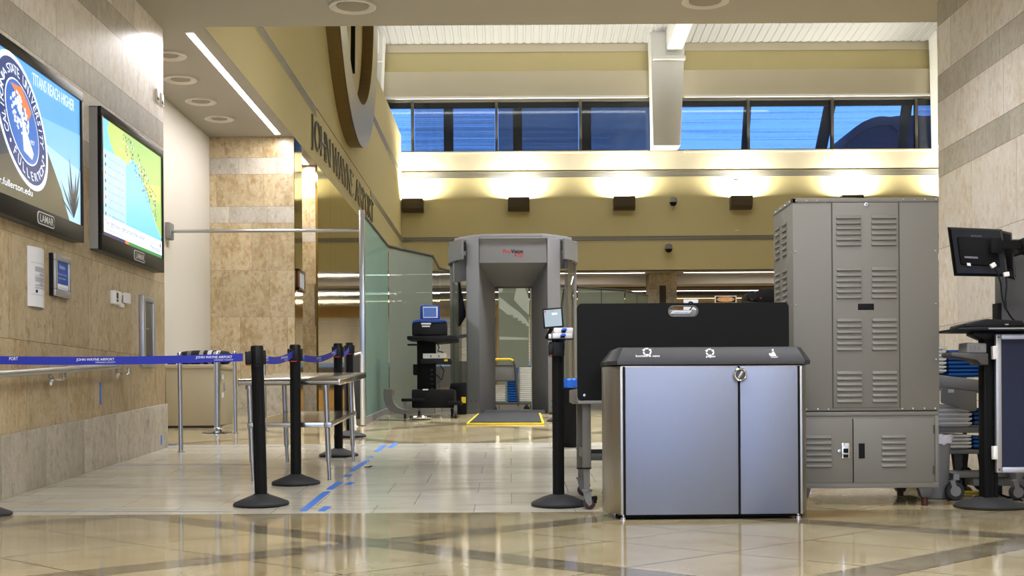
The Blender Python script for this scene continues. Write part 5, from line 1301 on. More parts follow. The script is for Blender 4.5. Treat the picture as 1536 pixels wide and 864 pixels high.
for ya, yb in ((337, 382), (407, 452)):                             # pressed louvres on the side
    for y0, y1 in ((CD+.17, CD+.29), (CD+.38, CD+.50)):
        zc = lambda py: PZ(py, CD+.25, 1175)
        m = MB('cab'); louvres(m, x0, (y0, y1), [zc(ya+(yb-ya)*k/5) for k in range(6)], 0, .0125, 'y'); m.build('side_louvre_panel', t)
for xa, xb, la, lb_ in ((x0+.01, cx(1277.5), 1207.5, 1245.5), (cx(1279), cx(1399.5), 1321, 1357)):
    m = MB('cab'); m.box(xa, xb, CD-.008, CD+.002, cz(724), cz(628.5), .002); dr = m.build('door', t)
    m = MB('cab'); louvres(m, cx(la), cx(lb_), [cz(655+43*k/5, 1300) for k in range(6)], CD-.008); m.build('louvre_panel', dr)
    if la < 1300:
        m = MB('chrome'); m.box(cx(1261), cx(1272.5), CD-.014, CD-.006, cz(687), cz(664.5), .002); m.use('matt_black'); m.box(cx(1263), cx(1270.5), CD-.016, CD-.01, cz(679), cz(672.5)); m.box(cx(1263), cx(1270.5), CD-.016, CD-.01, cz(686), cz(681.5)); m.build('latch', dr)
        m = MB('chrome'); m.lathe([(.001, -.01), (.01, -.008), (.012, 0), (.001, 0)], (cx(1257), CD-.008, cz(676)), 14, 'y'); m.build('lock', dr)
    else:
        m = MB('matt_black'); m.box(cx(1286.5), cx(1295.5), CD-.0105, CD-.004, cz(687.5), cz(665)); m.build('handle_recess', dr, label='black recessed handle')
        m = MB('cab_dark'); m.box(cx(1398.5), cx(1400.5), CD-.012, CD-.004, cz(651), cz(638)); m.box(cx(1397.5), cx(1399.5), CD-.012, CD-.004, cz(712), cz(699)); m.build('hinge', dr)
m = MB('vent_dark'); m.box(cx(1278)-.002, cx(1278)+.002, CD-.005, CD+.003, cz(724), cz(628)); m.build('door_gap', t)
for x, y in ((cx(1387.5), CD+.03), (x0+.06, CD+.03), (cx(1387.5), CD+CDEP-.05), (x0+.06, CD+CDEP-.05)):
    m = MB('dark_grey'); zf = FZ(y); m.prism([(x-.045, zb), (x+.045, zb), (x+.025, zb-.06), (x-.025, zb-.06)], 'y', y-.03, y+.03, .003); m.use('red_caster'); m.lathe([(.001, 0), (.02, 0), (.022, zb-.06-zf), (.001, zb-.06-zf)], (x, y, zf), 14); m.build('foot', t)
# ------------------------------------------------------------------ right edge: workstation post, monitors, board
g = gpt(1484, 761); WD = g.y
wx = lambda px, py=600: PX(px, WD, py); wz = lambda py, px=1480: PZ(py, WD, px)
t = thing('workstation_post', 'black post with keyboard tray on round base at the right edge', 'workstation', g)
m = MB('rubber'); m.lathe([(.208, 0), (.212, .012), (.2, .024), (.12, .05), (.05, .066)], g, 40); m.build('base', t)
m = MB('matt_black'); m.box(wx(1471.5), wx(1492.5), WD-.05, WD+.05, FZ(WD)+.05, wz(502), .008)
for px in (1475.5, 1481.5, 1487.5): m.box(wx(px), wx(px+2), WD-.054, WD-.05, FZ(WD)+.06, wz(506))
m.build('pole', t)
m = MB('black_plastic'); m.prism([(wx(1421), wz(497.5)), (wx(1422), wz(494)), (wx(1475), wz(492.5)), (wx(1535), wz(494)), (wx(1535), wz(498.5))], 'y', WD-.2, WD+.2, .004); m.use('steel'); m.box(wx(1465), wx(1535), WD-.203, WD-.2, wz(496.5), wz(494.5)); m.build('keyboard_tray', t)
m = MB('black_plastic'); m.prism([(wx(1455), wz(498)), (wx(1535), wz(498.5)), (wx(1535), wz(507)), (wx(1471), wz(510)), (wx(1455), wz(503))], 'y', WD-.06, WD+.06, .004); m.build('tray_bracket', t)
m = MB('dark_grey'); m.prism([(wx(1417), wz(532)), (wx(1418), wz(529)), (wx(1472), wz(531)), (wx(1472), wz(548)), (wx(1462), wz(548)), (wx(1455), wz(541)), (wx(1418), wz(535))], 'y', WD-.12, WD+.06, .006); m.build('side_tray', t)
t = thing('laptop', 'closed black laptop lying on the keyboard tray at right edge', 'laptop', (wx(1478), WD, wz(494)))
m = MB('black_plastic'); m.prism([(wx(1435), wz(492.5)), (wx(1437), wz(487.5)), (wx(1468), wz(480.5)), (wx(1519), wz(483.5)), (wx(1524), wz(489)), (wx(1524), wz(492.3))], 'y', WD-.15, WD+.13, .005); m.use('steel'); m.box(wx(1494), wx(1499), WD-.153, WD-.15, wz(490), wz(488)); m.build('body', t)
t = thing('small_device', 'small grey device box on the lower side tray of the right post', 'device', (wx(1456), WD, wz(531)))
m = MB('mid_grey'); m.prism([(wx(1441.5), wz(529.4)), (wx(1471), wz(530.4)), (wx(1471), wz(516)), (wx(1443), wz(514.5))], 'y', WD-.1, WD+.05, .004); m.use('ink_grey')
for k in range(3): m.box(wx(1446+6*k), wx(1450+6*k), WD-.102, WD-.1, wz(526), wz(520))
m.build('body', t)
# framed board hung on the post
Db = WD-.09; x0, x1 = PX(1492.5, Db), PX(1600, Db); z0, z1 = PZ(709, Db, 1510), PZ(501, Db, 1510)
t = thing('framed_board', 'navy board in pale aluminium frame at the right edge', 'board', ((x0+x1)/2, Db, z0))
m = MB('navy'); m.box(x0+.03, x1-.03, Db-.012, Db+.008, z0+.03, z1-.03); m.build('board_face', t)
fw = .034; m = MB('alu'); m.box(x0, x0+fw, Db-.018, Db+.014, z0, z1, .005); m.box(x1-fw, x1, Db-.018, Db+.014, z0, z1, .005); m.box(x0+fw, x1-fw, Db-.018, Db+.014, z0, z0+fw, .005); m.box(x0+fw, x1-fw, Db-.018, Db+.014, z1-fw, z1, .005)
m.use('dark_grey')
for z in (z0+.02, z1-.02): m.lathe([(.001, -.003), (.006, -.002), (.006, 0), (.001, 0)], (x0+.016, Db-.018, z), 10, 'y')
m.build('frame', t)
for za, zb in ((534, 519), (684, 669)):
    m = MB('white_plastic'); m.box(x0-.02, x0+.006, Db-.022, Db+.016, PZ(za+5, Db, 1490), PZ(zb-5+5, Db, 1490), .004); m.build('clip', t)
# monitors on an arm from a grey pillar
Dm = 8.05; mxx = lambda px, py=400, D=Dm: PX(px, D, py); mz = lambda py, px=1470, D=Dm: PZ(py, D, px)
t = thing('monitor_stand', 'grey wheeled stand carrying the black monitor arm at the right edge', 'equipment stand', (mxx(1560), Dm+.15, FZ(Dm)))
m = MB('dark_grey'); m.box(mxx(1529), mxx(1590), Dm+.3, Dm+.42, mz(711), mz(350), .012); m.build('pillar', t); ms = t
m = MB('matt_black'); m.box(mxx(1523.5), mxx(1530), Dm+.3, Dm+.4, mz(512), mz(449), .006); m.build('side_handle', t)
m = MB('matt_black'); m.cyl((mxx(1530), Dm-.2, mz(373)), (mxx(1530), Dm-.1, mz(373)), .062, n=8); m.bar((mxx(1482), Dm-.17, mz(372)), (mxx(1527), Dm-.15, mz(372)), .04, .05); m.box(mxx(1470), mxx(1486), Dm-.19, Dm-.145, mz(385), mz(362), .006); m.bar((mxx(1537), Dm-.12, mz(373)), (mxx(1540), Dm+.3, mz(373)), .05, .05); m.use('steel')
for px, py in ((1528, 368), (1533, 377)): m.lathe([(.001, -.006), (.006, -.004), (.006, 0), (.001, 0)], (mxx(px), Dm-.201, mz(py)), 10, 'y')
m.build('monitor_arm', t)
def monitor(label, corners, D, dth, D2=None, logo=True):
    D2 = D if D2 is None else D2
    (xa, ya), (xb, yb), (xc, yc), (xd, yd) = corners                # top-left, top-right, bottom-right, bottom-left (seen from behind)
    A, B, C, E_ = P(xa, ya, D), P(xb, yb, D2), P(xc, yc, D2), P(xd, yd, D)
    t = thing('monitor', label, 'monitor', (A+C)/2-EZ*.1)
    nrm = (B-A).cross(E_-A).normalized(); nrm = nrm if nrm.y > 0 else -nrm
    m = MB('black_plastic')
    def loop(k, off): 
        c = (A+B+C+E_)/4; return [m.bm.verts.new(c+(p-c)*k+nrm*off) for p in (A, B, C, E_)]
    L = [loop(1, .028), loop(1, 0), loop(.93, -.02), loop(.9, -.03)]
    m.face(L[0]); m.face(L[3])
    for a, b in zip(L, L[1:]):
        for i in range(4): m.face([a[i], a[(i+1) % 4], b[(i+1) % 4], b[i]])
    bmesh.ops.recalc_face_normals(m.bm, faces=m.bm.faces[:]); m.build('housing', t)
    c = (A+B+C+E_)/4; ux = (B-A).normalized(); uz = (A-E_).normalized()
    m = MB('matt_black'); m.obox(c-nrm*.04-uz*.0, ux, nrm, uz, (B-A).length*.36, .012, (A-E_).length*.28, .008); m.use('ink_grey'); m.obox(c-nrm*.053-uz*.04-ux*.05, ux, nrm, uz, .04, .001, .006); m.use('paper'); m.obox(c-nrm*.053-uz*.085-ux*.07, ux, nrm, uz, .011, .001, .009); m.build('rear_cover', t)
    if logo:
        m = MB('ink_grey'); m.text('SAMSUNG', c-nrm*.0325+uz*(A-E_).length*.3, ux, uz, height=.012, width=.065, align='C'); m.build('maker_mark', t)
    m = MB(emis('idle_screen', (12, 14, 18), .3)); m.obox(c+nrm*.029, ux, nrm, uz, (B-A).length*.46, .001, (A-E_).length*.45); m.build('screen', t)
    return t
monitor('larger black monitor seen from behind on the right edge arm', ((1421.5, 340.5), (1503, 344), (1512, 415), (1431.5, 413.5)), Dm-.02, .03, Dm-.1)
monitor('second black monitor partly hidden behind the larger one at right edge', ((1500, 345), (1517, 349), (1523, 420), (1508, 416)), Dm+.06, .03, Dm+.03, False)
D = Dm-.21
for k, (pts, lb) in enumerate((([(1490, 400), (1496, 408), (1501, 424), (1503, 445), (1508, 462), (1517, 476), (1529, 488), (1540, 495)], 'black monitor cable hanging from the left white plug'), ([(1509, 412), (1510, 430), (1508, 448), (1509, 462), (1515, 474), (1526, 486), (1540, 497)], 'black monitor cable hanging from the right white plug'))):
    t = thing('monitor_cable', lb, 'cable', P(*pts[-1], D))
    m = MB('black_plastic'); m.tube([P(x, y, D+.03*k) for x, y in pts], .0055, 8); m.build('cord', t)
    c = P(*((1489.5, 398) if k == 0 else (1509.5, 411.5)), D); m = MB('white_plastic'); a = .55 if k == 0 else .15
    m.obox(c, (math.cos(a), 0, math.sin(a)), EY, (-math.sin(a), 0, math.cos(a)), .016, .012, .014, .003); m.build('plug', t, label='white plug')
# grey conveyor bed, trays and trolley behind the workstation
D = 8.5; rx = lambda px, D_=D: PX(px, D_, 600); rz = lambda py, px=1440, D_=D: PZ(py, D_, px)
t = thing('conveyor_bed', 'grey sloping conveyor bed behind the black right edge post', 'conveyor', (rx(1470), D, FZ(D)))
m = MB('mid_grey'); m.prism([(rx(1404), rz(580)), (rx(1404), rz(563.5)), (rx(1410), rz(562.5)), (rx(1475), rz(571)), (rx(1560), rz(571)), (rx(1560), rz(592)), (rx(1475), rz(588))], 'y', D-.02, D+.5, .006); m.use('steel_h'); m.prism([(rx(1410), rz(562)), (rx(1475), rz(570.5)), (rx(1560), rz(570.5)), (rx(1560), rz(572)), (rx(1475), rz(572)), (rx(1410), rz(563.5))], 'y', D+.04, D+.46); m.build('bed', t)
m = MB('mid_grey'); m.prism([(rx(1406), rz(582)), (rx(1458), rz(588)), (rx(1458), rz(616)), (rx(1452), rz(617)), (rx(1406), rz(604))], 'y', D-.09, D-.06, .004); m.use('paper'); m.box(rx(1415), rx(1424), D-.094, D-.09, rz(589), rz(584)); m.build('side_plate', t)
m = MB('dark_grey'); 
for px in (1502, 1545): m.box(rx(px), rx(px+7), D+.07, D+.13, FZ(D)+.0, rz(586), .004)
m.build('support', t)
def tray(label, x0, x1, y0, y1, z0, h, m_, group):
    t = MB(m_); f_ = .006; o = [(x0+.015, y0+.015), (x1-.015, y0+.015), (x1-.015, y1-.015), (x0+.015, y1-.015)]; r = [(x0, y0), (x1, y0), (x1, y1), (x0, y1)]
    A = [t.bm.verts.new((x, y, z0)) for x, y in o]; B = [t.bm.verts.new((x, y, z0+h-.016)) for x, y in r]; C = [t.bm.verts.new((x, y, z0+h)) for x, y in [(x0-f_, y0-f_), (x1+f_, y0-f_), (x1+f_, y1+f_), (x0-f_, y1+f_)]]
    C2 = [t.bm.verts.new((x, y, z0+h-.012)) for x, y in [(x0-f_, y0-f_), (x1+f_, y0-f_), (x1+f_, y1+f_), (x0-f_, y1+f_)]]
    I = [t.bm.verts.new((x, y, z0+h-.001)) for x, y in [(x0+.005, y0+.005), (x1-.005, y0+.005), (x1-.005, y1-.005), (x0+.005, y1-.005)]]
    J = [t.bm.verts.new((x, y, z0+.01)) for x, y in [(x0+.025, y0+.025), (x1-.025, y0+.025), (x1-.025, y1-.025), (x0+.025, y1-.025)]]
    for a, b in ((A, B), (B, C2), (C2, C), (C, I), (I, J)):
        for i in range(4): t.face([a[i], a[(i+1) % 4], b[(i+1) % 4], b[i]])
    t.face(A[::-1]); t.face(J); bmesh.ops.recalc_face_normals(t.bm, faces=t.bm.faces[:])
    return t.build('plastic_tray', None, label, 'tray', group)
def stack(n, px0, px1, D0, dep_, ybot, ytop, m_, label, group, pxm=1430):
    x0, x1 = PX(px0, D0, 600), PX(px1, D0, 600); zb_, zt_ = PZ(ybot, D0, pxm), PZ(ytop, D0, pxm); st = (zt_-zb_)/n
    first = tray(label, x0, x1, D0, D0+.36, zb_, min(st*.985, .1), m_, group)
    for k in range(1, n):
        c = first.copy(); COL.objects.link(c); c.location = first.location+EZ*st*k; ROOT[c.name] = Matrix.Translation(c.location)
D2 = 8.6
stack(7, 1395, 1418, D2, .4, 560, 520, 'white_plastic', 'white plastic tray in the short stack above the grey conveyor bed', 'white trays above the conveyor bed')
stack(7, 1424, 1480, D2, .4, 565.5, 525, 'blue_plastic', 'blue plastic tray in the stack above the grey conveyor bed', 'blue trays above the conveyor bed')
D2 = 8.5
stack(5, 1398, 1456, D2, .4, 640, 606, 'white_plastic', 'white plastic tray on upper trolley shelf beside the grey cabinet', 'white trays on the upper trolley shelf')
stack(4, 1462, 1490, D2, .4, 639, 612, 'blue_plastic', 'blue plastic tray on upper trolley shelf behind the black post', 'blue trays on the upper trolley shelf')
stack(4, 1398, 1455, D2, .4, 673.5, 652, 'white_plastic', 'white plastic tray on lower trolley shelf above the wheel', 'white trays on the lower trolley shelf')
stack(3, 1461, 1490, D2, .4, 673, 655, 'blue_plastic', 'blue plastic tray on lower trolley shelf behind the black post', 'blue trays on the lower trolley shelf')
m = None
t = thing('tray_trolley', 'grey trolley carrying stacks of white and blue trays at right edge', 'trolley', (PX(1445, D2), D2+.2, FZ(D2)))
q_ = lambda px, py=600: PX(px, D2, py); qz = lambda py: PZ(py, D2, 1440)
m = MB('mid_grey'); m.box(q_(1393), q_(1492), D2, D2+.58, qz(649.5), qz(640.6), .006); m.build('shelf', t)
m = MB('mid_grey'); m.box(q_(1393), q_(1492), D2, D2+.58, qz(681), qz(674.2), .006); m.build('shelf', t)
for x in (q_(1393), q_(1489)): 
    m = MB('dark_grey')
    m.box(x, x+.025, D2+.55, D2+.575, qz(681), qz(521), .004); m.build('upright', t)
m = MB('yellow'); m.tube([(q_(x_), D2+.56, qz(y_)) for x_, y_ in ((1394, 530), (1394, 517), (1398, 515), (1436, 515.5), (1440, 517), (1440, 526))], .014, 8); m.build('push_handle', t, label='yellow push handle')
for px, dy in ((1441, .08), (1481, .08), (1400, .46), (1481, .46)):
    cx_, cy_ = q_(px), D2+dy; zf = FZ(cy_); m = MB('dark_grey'); m.prism([(cx_-.03, qz(681)), (cx_+.03, qz(681)), (cx_+.012, zf+.06), (cx_-.006, zf+.06)], 'y', cy_-.03, cy_-.024); m.prism([(cx_-.03, qz(681)), (cx_+.03, qz(681)), (cx_+.012, zf+.06), (cx_-.006, zf+.06)], 'y', cy_+.024, cy_+.03); m.use('rubber'); m.lathe([(.02, -.02), (.066, -.018), (.066, .018), (.02, .02)], (cx_, cy_, zf+.066), 24, 'y'); m.use('mid_grey'); m.lathe([(.001, -.021), (.03, -.021), (.03, .021), (.001, .021)], (cx_, cy_, zf+.066), 20, 'y'); m.build('caster', t)
# low wheeled base
D = 8.02; lx = lambda px: PX(px, D, 720); lz = lambda py: PZ(py, D, 1450)
t = ms
m = MB('mid_grey'); m.box(lx(1424), lx(1600), D+.33, D+.5, lz(722), lz(711.5), .01); m.build('beam', t)
m = MB('mid_grey'); m.box(lx(1490), lx(1600), D+.35, D+.52, lz(735), lz(722.2), .01); m.build('lower_beam', t)
m = MB('mid_grey'); m.bar((lx(1452), D+.33, lz(717)), (lx(1443), D+.1, lz(717)), .035, .04); m.build('leg_arm', t); m = MB('mid_grey'); m.bar((lx(1545), D+.33, lz(717)), (lx(1538), D+.1, lz(717)), .035, .04); m.build('leg_arm', t)
for px, r_, dd_ in ((1440, .06, .1), (1535, .05, .1)):
    cx_, cy_ = lx(px), D+dd_; zf = FZ(cy_)
    m = MB('rubber'); m.lathe([(.012, -.022), (r_-.006, -.022), (r_, -.014), (r_, .014), (r_-.006, .022), (.012, .022)], (cx_, cy_, zf+r_), 28, 'y'); m.use('mid_grey'); m.lathe([(.001, -.024), (.034, -.024), (.034, .024), (.001, .024)], (cx_, cy_, zf+r_), 20, 'y'); m.bar((cx_-.02, cy_, lz(722)), (cx_, cy_, zf+r_), .05, .03, EX); m.build('caster', t)
# waste bin with white liner, cables
D = 8.25; x = lambda px: PX(px, D, 700); z = lambda py: PZ(py, D, 1415)
cxb = x(1404); t = thing('waste_bin', 'grey waste bin with white liner between grey cabinet and trolley', 'waste bin', (cxb, D, FZ(D)))
zf = FZ(D); zt = z(654); m = MB('mid_grey'); m.lathe([(.07, 0), (.075, .01), (.092, zt-zf-.02), (.096, zt-zf)], (cxb, D, zf), 32); m.build('body', t)
m = MB('liner'); pr = [(.098, zt-zf-.05), (.102, zt-zf-.02), (.1, zt-zf+.006), (.094, zt-zf+.01), (.09, zt-zf-.02), (.02, zt-zf-.04)]; m.lathe(pr, (cxb, D, zf), 32)
rnd = random.Random(2)
for v in m.bm.verts: v.co += Vector((rnd.uniform(-.006, .006), rnd.uniform(-.006, .006), rnd.uniform(-.012, .01)))
m.build('liner', t, label='white liner')
def cable(pts, r, m_, label):
    q4 = MB(m_); v = []
    for px, py in pts:
        p = gpt(px, py); v.append(p+EZ*r)
    fine = []
    for i in range(len(v)-1):
        for k in range(4): fine.append(v[i].lerp(v[i+1], k/4))
    q4.tube(fine+[v[-1]], r, 8); q4.build('floor_cable', None, label, 'cable')
cable([(1395, 739), (1408, 742), (1424, 745), (1428, 750), (1422, 752)], .006, 'matt_black', 'black cable lying on floor beside foot of the grey cabinet')
cable([(1500, 743), (1512, 747), (1524, 749), (1518, 753), (1508, 750), (1516, 745), (1533, 752)], .006, 'matt_black', 'loop of black cable on floor right of the black post base')
cable([(1426, 740), (1445, 739.5), (1468, 740)], .008, 'yellow', 'yellow cable on floor behind the low wheeled base')
# ------------------------------------------------------------------ behind and around the scanner
D = 12.3; zf = FZ(D)
X0 = PX(856, D); t = thing('waste_bin', 'black waste bin with blue liner behind the small screen post', 'waste bin', (X0, D, zf))
zt = PZ(571, D, 856); m = MB('matt_black'); m.lathe([(.1, 0), (.105, .01), (.14, zt-zf)], (X0, D, zf), 32); m.build('body', t)
m = MB('blue_liner'); m.lathe([(.146, zt-zf-.06), (.152, zt-zf-.02), (.148, zt-zf+.01), (.12, zt-zf+.012), (.1, zt-zf-.03)], (X0, D, zf), 32); rnd = random.Random(4)
for v in m.bm.verts: v.co += Vector((rnd.uniform(-.006, .006), rnd.uniform(-.006, .006), rnd.uniform(-.014, .012)))
m.build('liner', t, label='blue liner')
for (px, py), lb in (((841, 632), 'round black base of barrier post behind the small screen post, nearer one'), ((842, 621), 'round black base of barrier post behind the small screen post, farther one')):
    g = gpt(px, py); t = belt_post(lb.replace('round black base of barrier post', 'black barrier post mostly hidden'), g, 0, cassette=False)
# trays and hand cart seen through the scanner doorway
D = 21.2; x = lambda px: PX(px, D, 570); z = lambda py: PZ(py, D, 770)
t = thing('hand_cart', 'tray cart with yellow handle seen through the scanner doorway', 'cart', (x(762), D+.3, UP))
m = MB('yellow'); m.tube([(x(735), D, z(539)), (x(766), D, z(539)), (x(770), D, z(541.5))], .022, 8); m.build('push_handle', t, label='yellow push handle')
m = MB('dark_grey'); m.tube([(x(770), D, z(541.5)), (x(772.5), D, z(548)), (x(776), D, z(590)), (x(778), D, z(606)), (x(776), D, UP+.1)], .018, 8); m.tube([(x(735), D, z(539)), (x(734), D, z(606)), (x(734), D, UP+.1)], .018, 8); m.build('handle_frame', t)
m = MB('mid_grey'); m.box(x(736), x(773), D+.0, D+.03, z(571), z(549), .006); m.use('dark_grey'); m.box(x(736), x(773), D-.005, D+.0, z(549.5), z(547.5)); m.box(x(736), x(773), D-.005, D+.0, z(572), z(570.5)); m.build('sign_panel', t)
m = MB('dark_grey'); m.box(x(734), x(797), D+.04, D+.6, UP+.12, UP+.16, .01); m.build('deck', t)
for px, dy in ((740, .1), (790, .1), (740, .5), (790, .5)):
    m = MB('rubber'); m.lathe([(.02, -.02), (.05, -.016), (.05, .016), (.02, .02)], (x(px), D+dy, UP+.05), 20, 'y'); m.use('dark_grey'); m.box(x(px)-.02, x(px)+.02, D+dy-.035, D+dy+.035, UP+.09, UP+.12); m.build('caster', t)
def stack2(n, pa, pb, dy, ybot, ytop, m_, label, group):
    x0, x1 = x(pa), x(pb); zb_ = UP+.161; zt_ = z(ytop); st = (zt_-zb_)/n
    first = tray(label, x0, x1, D+dy, D+dy+.42, zb_, st*.975, m_, group)
    for k in range(1, n):
        c = first.copy(); COL.objects.link(c); c.location = first.location+EZ*st*k
stack2(17, 780, 797, .1, 604, 551, 'white_plastic', 'white plastic tray in the tall stack seen through the scanner doorway', 'white trays behind the scanner')
stack2(14, 760.5, 777, .1, 604, 551, 'blue_plastic', 'blue plastic tray in the stack behind the cart frame in scanner doorway', 'blue trays behind the scanner')
stack2(8, 741, 757.5, .1, 604, 577, 'white_plastic', 'white plastic tray in the short stack below the cart sign panel', 'white trays below the sign panel')
# equipment behind left edge of the scanner
D = 24.9; x = lambda px: PX(px, D, 560); z = lambda py: PZ(py, D, 690)
t = thing('office_chair', 'dark chair behind the glass left of the scanner', 'chair', (x(692), D, UP))
m = MB('dark_grey'); m.box(x(683), x(702), D-.2, D+.25, z(585), z(578), .03); m.build('seat', t)
m = MB('dark_grey'); m.box(x(684), x(701), D+.22, D+.3, z(574), z(541), .03); m.build('backrest', t)
m = MB('black_plastic'); m.cyl((x(692), D, UP+.08), (x(692), D, z(585)), .03, n=12)
for k in range(5): a = 2*PI*k/5; m.bar((x(692), D, UP+.09), (x(692)+.28*math.cos(a), D+.28*math.sin(a), UP+.05), .04, .03); m.lathe([(.001, -.02), (.03, -.02), (.03, .02), (.001, .02)], (x(692)+.28*math.cos(a), D+.28*math.sin(a), UP+.03), 12, 'x')
m.build('base', t)
# danger sign and camera above the black board
D = 26.0; x = lambda px: PX(px, D, 448); z = lambda py: PZ(py, D, 1095)
t = thing('danger_sign', 'DANGER sign with orange oval standing beyond the black board', 'sign', (x(1088), D, UP))
m = MB('paper'); m.box(x(1072), x(1105), D, D+.02, z(470), z(443.5), .004); m.use('ink_black'); m.box(x(1074), x(1103), D-.004, D, z(453.5), z(445)); m.use('orange'); m.disc((x(1088.5), D-.006, z(449)), EX*1.0, EZ*.3, x(1102)-x(1088.5), 32); m.use('ink'); m.text('DANGER', (x(1088.5), D-.009, z(451.5)), EX, EZ, height=z(446.6)-z(451.5), width=x(1099)-x(1078.5), align='C'); m.build('sign_face', t)
m = MB('dark_grey'); m.box(x(1084), x(1093), D+.02, D+.06, UP+.03, z(460), .004); m.lathe([(.2, 0), (.2, .03), (.02, .05)], (x(1088.5), D+.04, UP), 24); m.build('stand', t)
D = 11.0; x = lambda px: PX(px, D, 440); z = lambda py: PZ(py, D, 1140)
t = thing('scanner_head', 'black camera-like equipment head behind the black board, left of the grey cabinet', 'equipment', (x(1145), D+.1, FZ(D)))
m = MB('matt_black'); m.prism([(x(1121), z(451.5)), (x(1121), z(443)), (x(1126), z(437)), (x(1131), z(436)), (x(1134), z(440)), (x(1140), z(434)), (x(1172), z(431)), (x(1172), z(453)), (x(1134), z(453.5))], 'y', D, D+.3, .01); m.build('housing', t)
m = MB('black_plastic'); m.cyl((x(1128), D-.06, z(445)), (x(1128), D, z(445)), .03, n=20); m.use('ink_red'); m.box(x(1140), x(1142), D-.003, D, z(448), z(446)); m.build('lens', t)
m = MB('dark_grey'); m.box(x(1150), x(1162), D+.1, D+.2, FZ(D)+.03, z(452), .006); m.lathe([(.2, 0), (.2, .03), (.03, .05)], (x(1156), D+.15, FZ(D+.15)), 24); m.build('stand', t)
# the slim gap between cabinet and stone wall: equipment and rails of the hall behind
D = 12.8; x = lambda px: PX(px, D, 420); z = lambda py: PZ(py, D, 1412)
t = thing('hall_rail', 'steel railing seen in the gap between grey cabinet and right stone wall', 'railing', (x(1412), D, FZ(D)))
m = MB('steel'); m.tube([(x(1400), D, z(476)), (x(1424), D+.4, z(462))], .02, 8); m.tube([(x(1400), D, z(502)), (x(1424), D+.4, z(486))], .02, 8); m.build('rail', t)
m = MB('steel'); m.cyl((x(1403), D+.05, FZ(D+.05)), (x(1403), D+.05, z(474)), .02, n=10); m.build('upright', t)
t = thing('hall_unit', 'tall grey unit with white top seen in the gap beside the right stone wall', 'equipment', (x(1408), 14.3, FZ(14.3)))
D = 14.2; m = MB('cab'); m.box(x(1380)+.3, x(1405)+.55, D, D+.4, FZ(D), PZ(386, D, 1412), .008); m.build('body', t); m = MB('white_plastic'); m.box(x(1380)+.3, x(1405)+.56, D-.01, D+.41, PZ(386, D, 1412), PZ(376, D, 1412), .005); m.build('top', t)
# ------------------------------------------------------------------ back wall fittings
def uplight(px, py, label):
    D_ = BW-.0; w_ = 16; x0, x1 = PX(px-w_, D_, py), PX(px+w_, D_, py); zt, zb = PZ(py-9.5, D_, px), PZ(py+9.5, D_, px)
    t = thing('wall_uplight', label, 'wall light', ((x0+x1)/2, D_-.15, zb), group='bronze wall uplights')
    m = MB('fixture'); n = 6
    prof = [(D_-.005, zb), (D_-.2, zb), (D_-.3, zb+.09), (D_-.34, zt-.06), (D_-.35, zt), (D_-.33, zt), (D_-.31, zt-.06), (D_-.27, zb+.1), (D_-.19, zb+.03), (D_-.005, zb+.03)]
    m.prism(prof, 'x', x0+.012, x1-.012)
    m.prism([(D_-.005, zb), (D_-.2, zb), (D_-.3, zb+.09), (D_-.35, zt), (D_-.005, zt)], 'x', x0, x0+.012); m.prism([(D_-.005, zb), (D_-.2, zb), (D_-.3, zb+.09), (D_-.35, zt), (D_-.005, zt)], 'x', x1-.012, x1)
    m.build('housing', t)
    m = MB(EM_WARMW); m.box(x0+.06, x1-.06, D_-.2, D_-.08, zb+.07, zb+.09); m.build('lamp', t)
    l = bpy.data.lights.new('uplight_lamp', 'AREA'); l.shape = 'RECTANGLE'; l.size = x1-x0-.1; l.size_y = .08; l.energy = UPL; l.color = (1, .95, .80); l.spread = math.radians(180)
    o = bpy.data.objects.new('uplight_lamp', l); COL.objects.link(o); o.location = ((x0+x1)/2, D_-.29, zt-.02); o.rotation_euler = (PI-math.radians(7), 0, 0)
EM_WARMW = emis('uplight_lamp_glow', (255, 244, 214), 4)
UPL = 145
uplight(620, 310, 'bronze wall uplight in the corner by the lettered wall'); uplight(778, 308, 'bronze wall uplight above the body scanner'); uplight(935.5, 306.5, 'bronze wall uplight just left of the upper dome camera'); uplight(1110, 305.5, 'bronze wall uplight above left edge of the grey cabinet')
uplight(1275, 304.5, 'bronze wall uplight hidden behind top of the grey cabinet'); uplight(1425, 303.5, 'bronze wall uplight hidden behind the right stone wall')
for px, py, lb in ((1010, 302, 'grey dome camera on back wall between two uplights'), (1003, 372, 'grey dome camera low on back wall above the far stone column')):
    c = P(px, py, BW-.16); t = thing('dome_camera', lb, 'security camera', c-EZ*.1)
    m = MB('mid_grey'); m.box(c.x-.04, c.x+.04, c.y, BW, c.z+.04, c.z+.1, .01); m.build('wall_arm', t)
    m = MB('mid_grey'); m.lathe([(.03, .12), (.09, .09), (.11, .0), (.115, -.03), (.1, -.03)], c, 24); m.build('housing', t)
    m = MB('black_plastic'); m.lathe([(.1, -.03), (.09, -.08), (.05, -.12), (.005, -.13)], c, 24); m.build('dome', t, label='dark dome')
c = P(1105.5, 274, BW-.01); t = thing('wall_sensor', 'tiny grey sensor plate on back wall above the right uplight', 'sensor', c)
m = MB('mid_grey'); m.box(c.x-.09, c.x+.09, BW-.02, BW, c.z-.07, c.z+.07, .006); m.build('plate', t); m = MB('white_plastic'); m.box(c.x-.03, c.x+.05, BW-.03, BW-.02, c.z-.03, c.z+.03, .005); m.build('cover', t)
c = P(1105.5, 345.5, BW-.01); m = MB('white_plastic'); m.box(c.x-.055, c.x+.055, BW-.02, BW-.001, c.z-.015, c.z+.015, .004); m.build('wall_sensor', None, 'small pale plate on back wall just above the lower air grille', 'sensor')
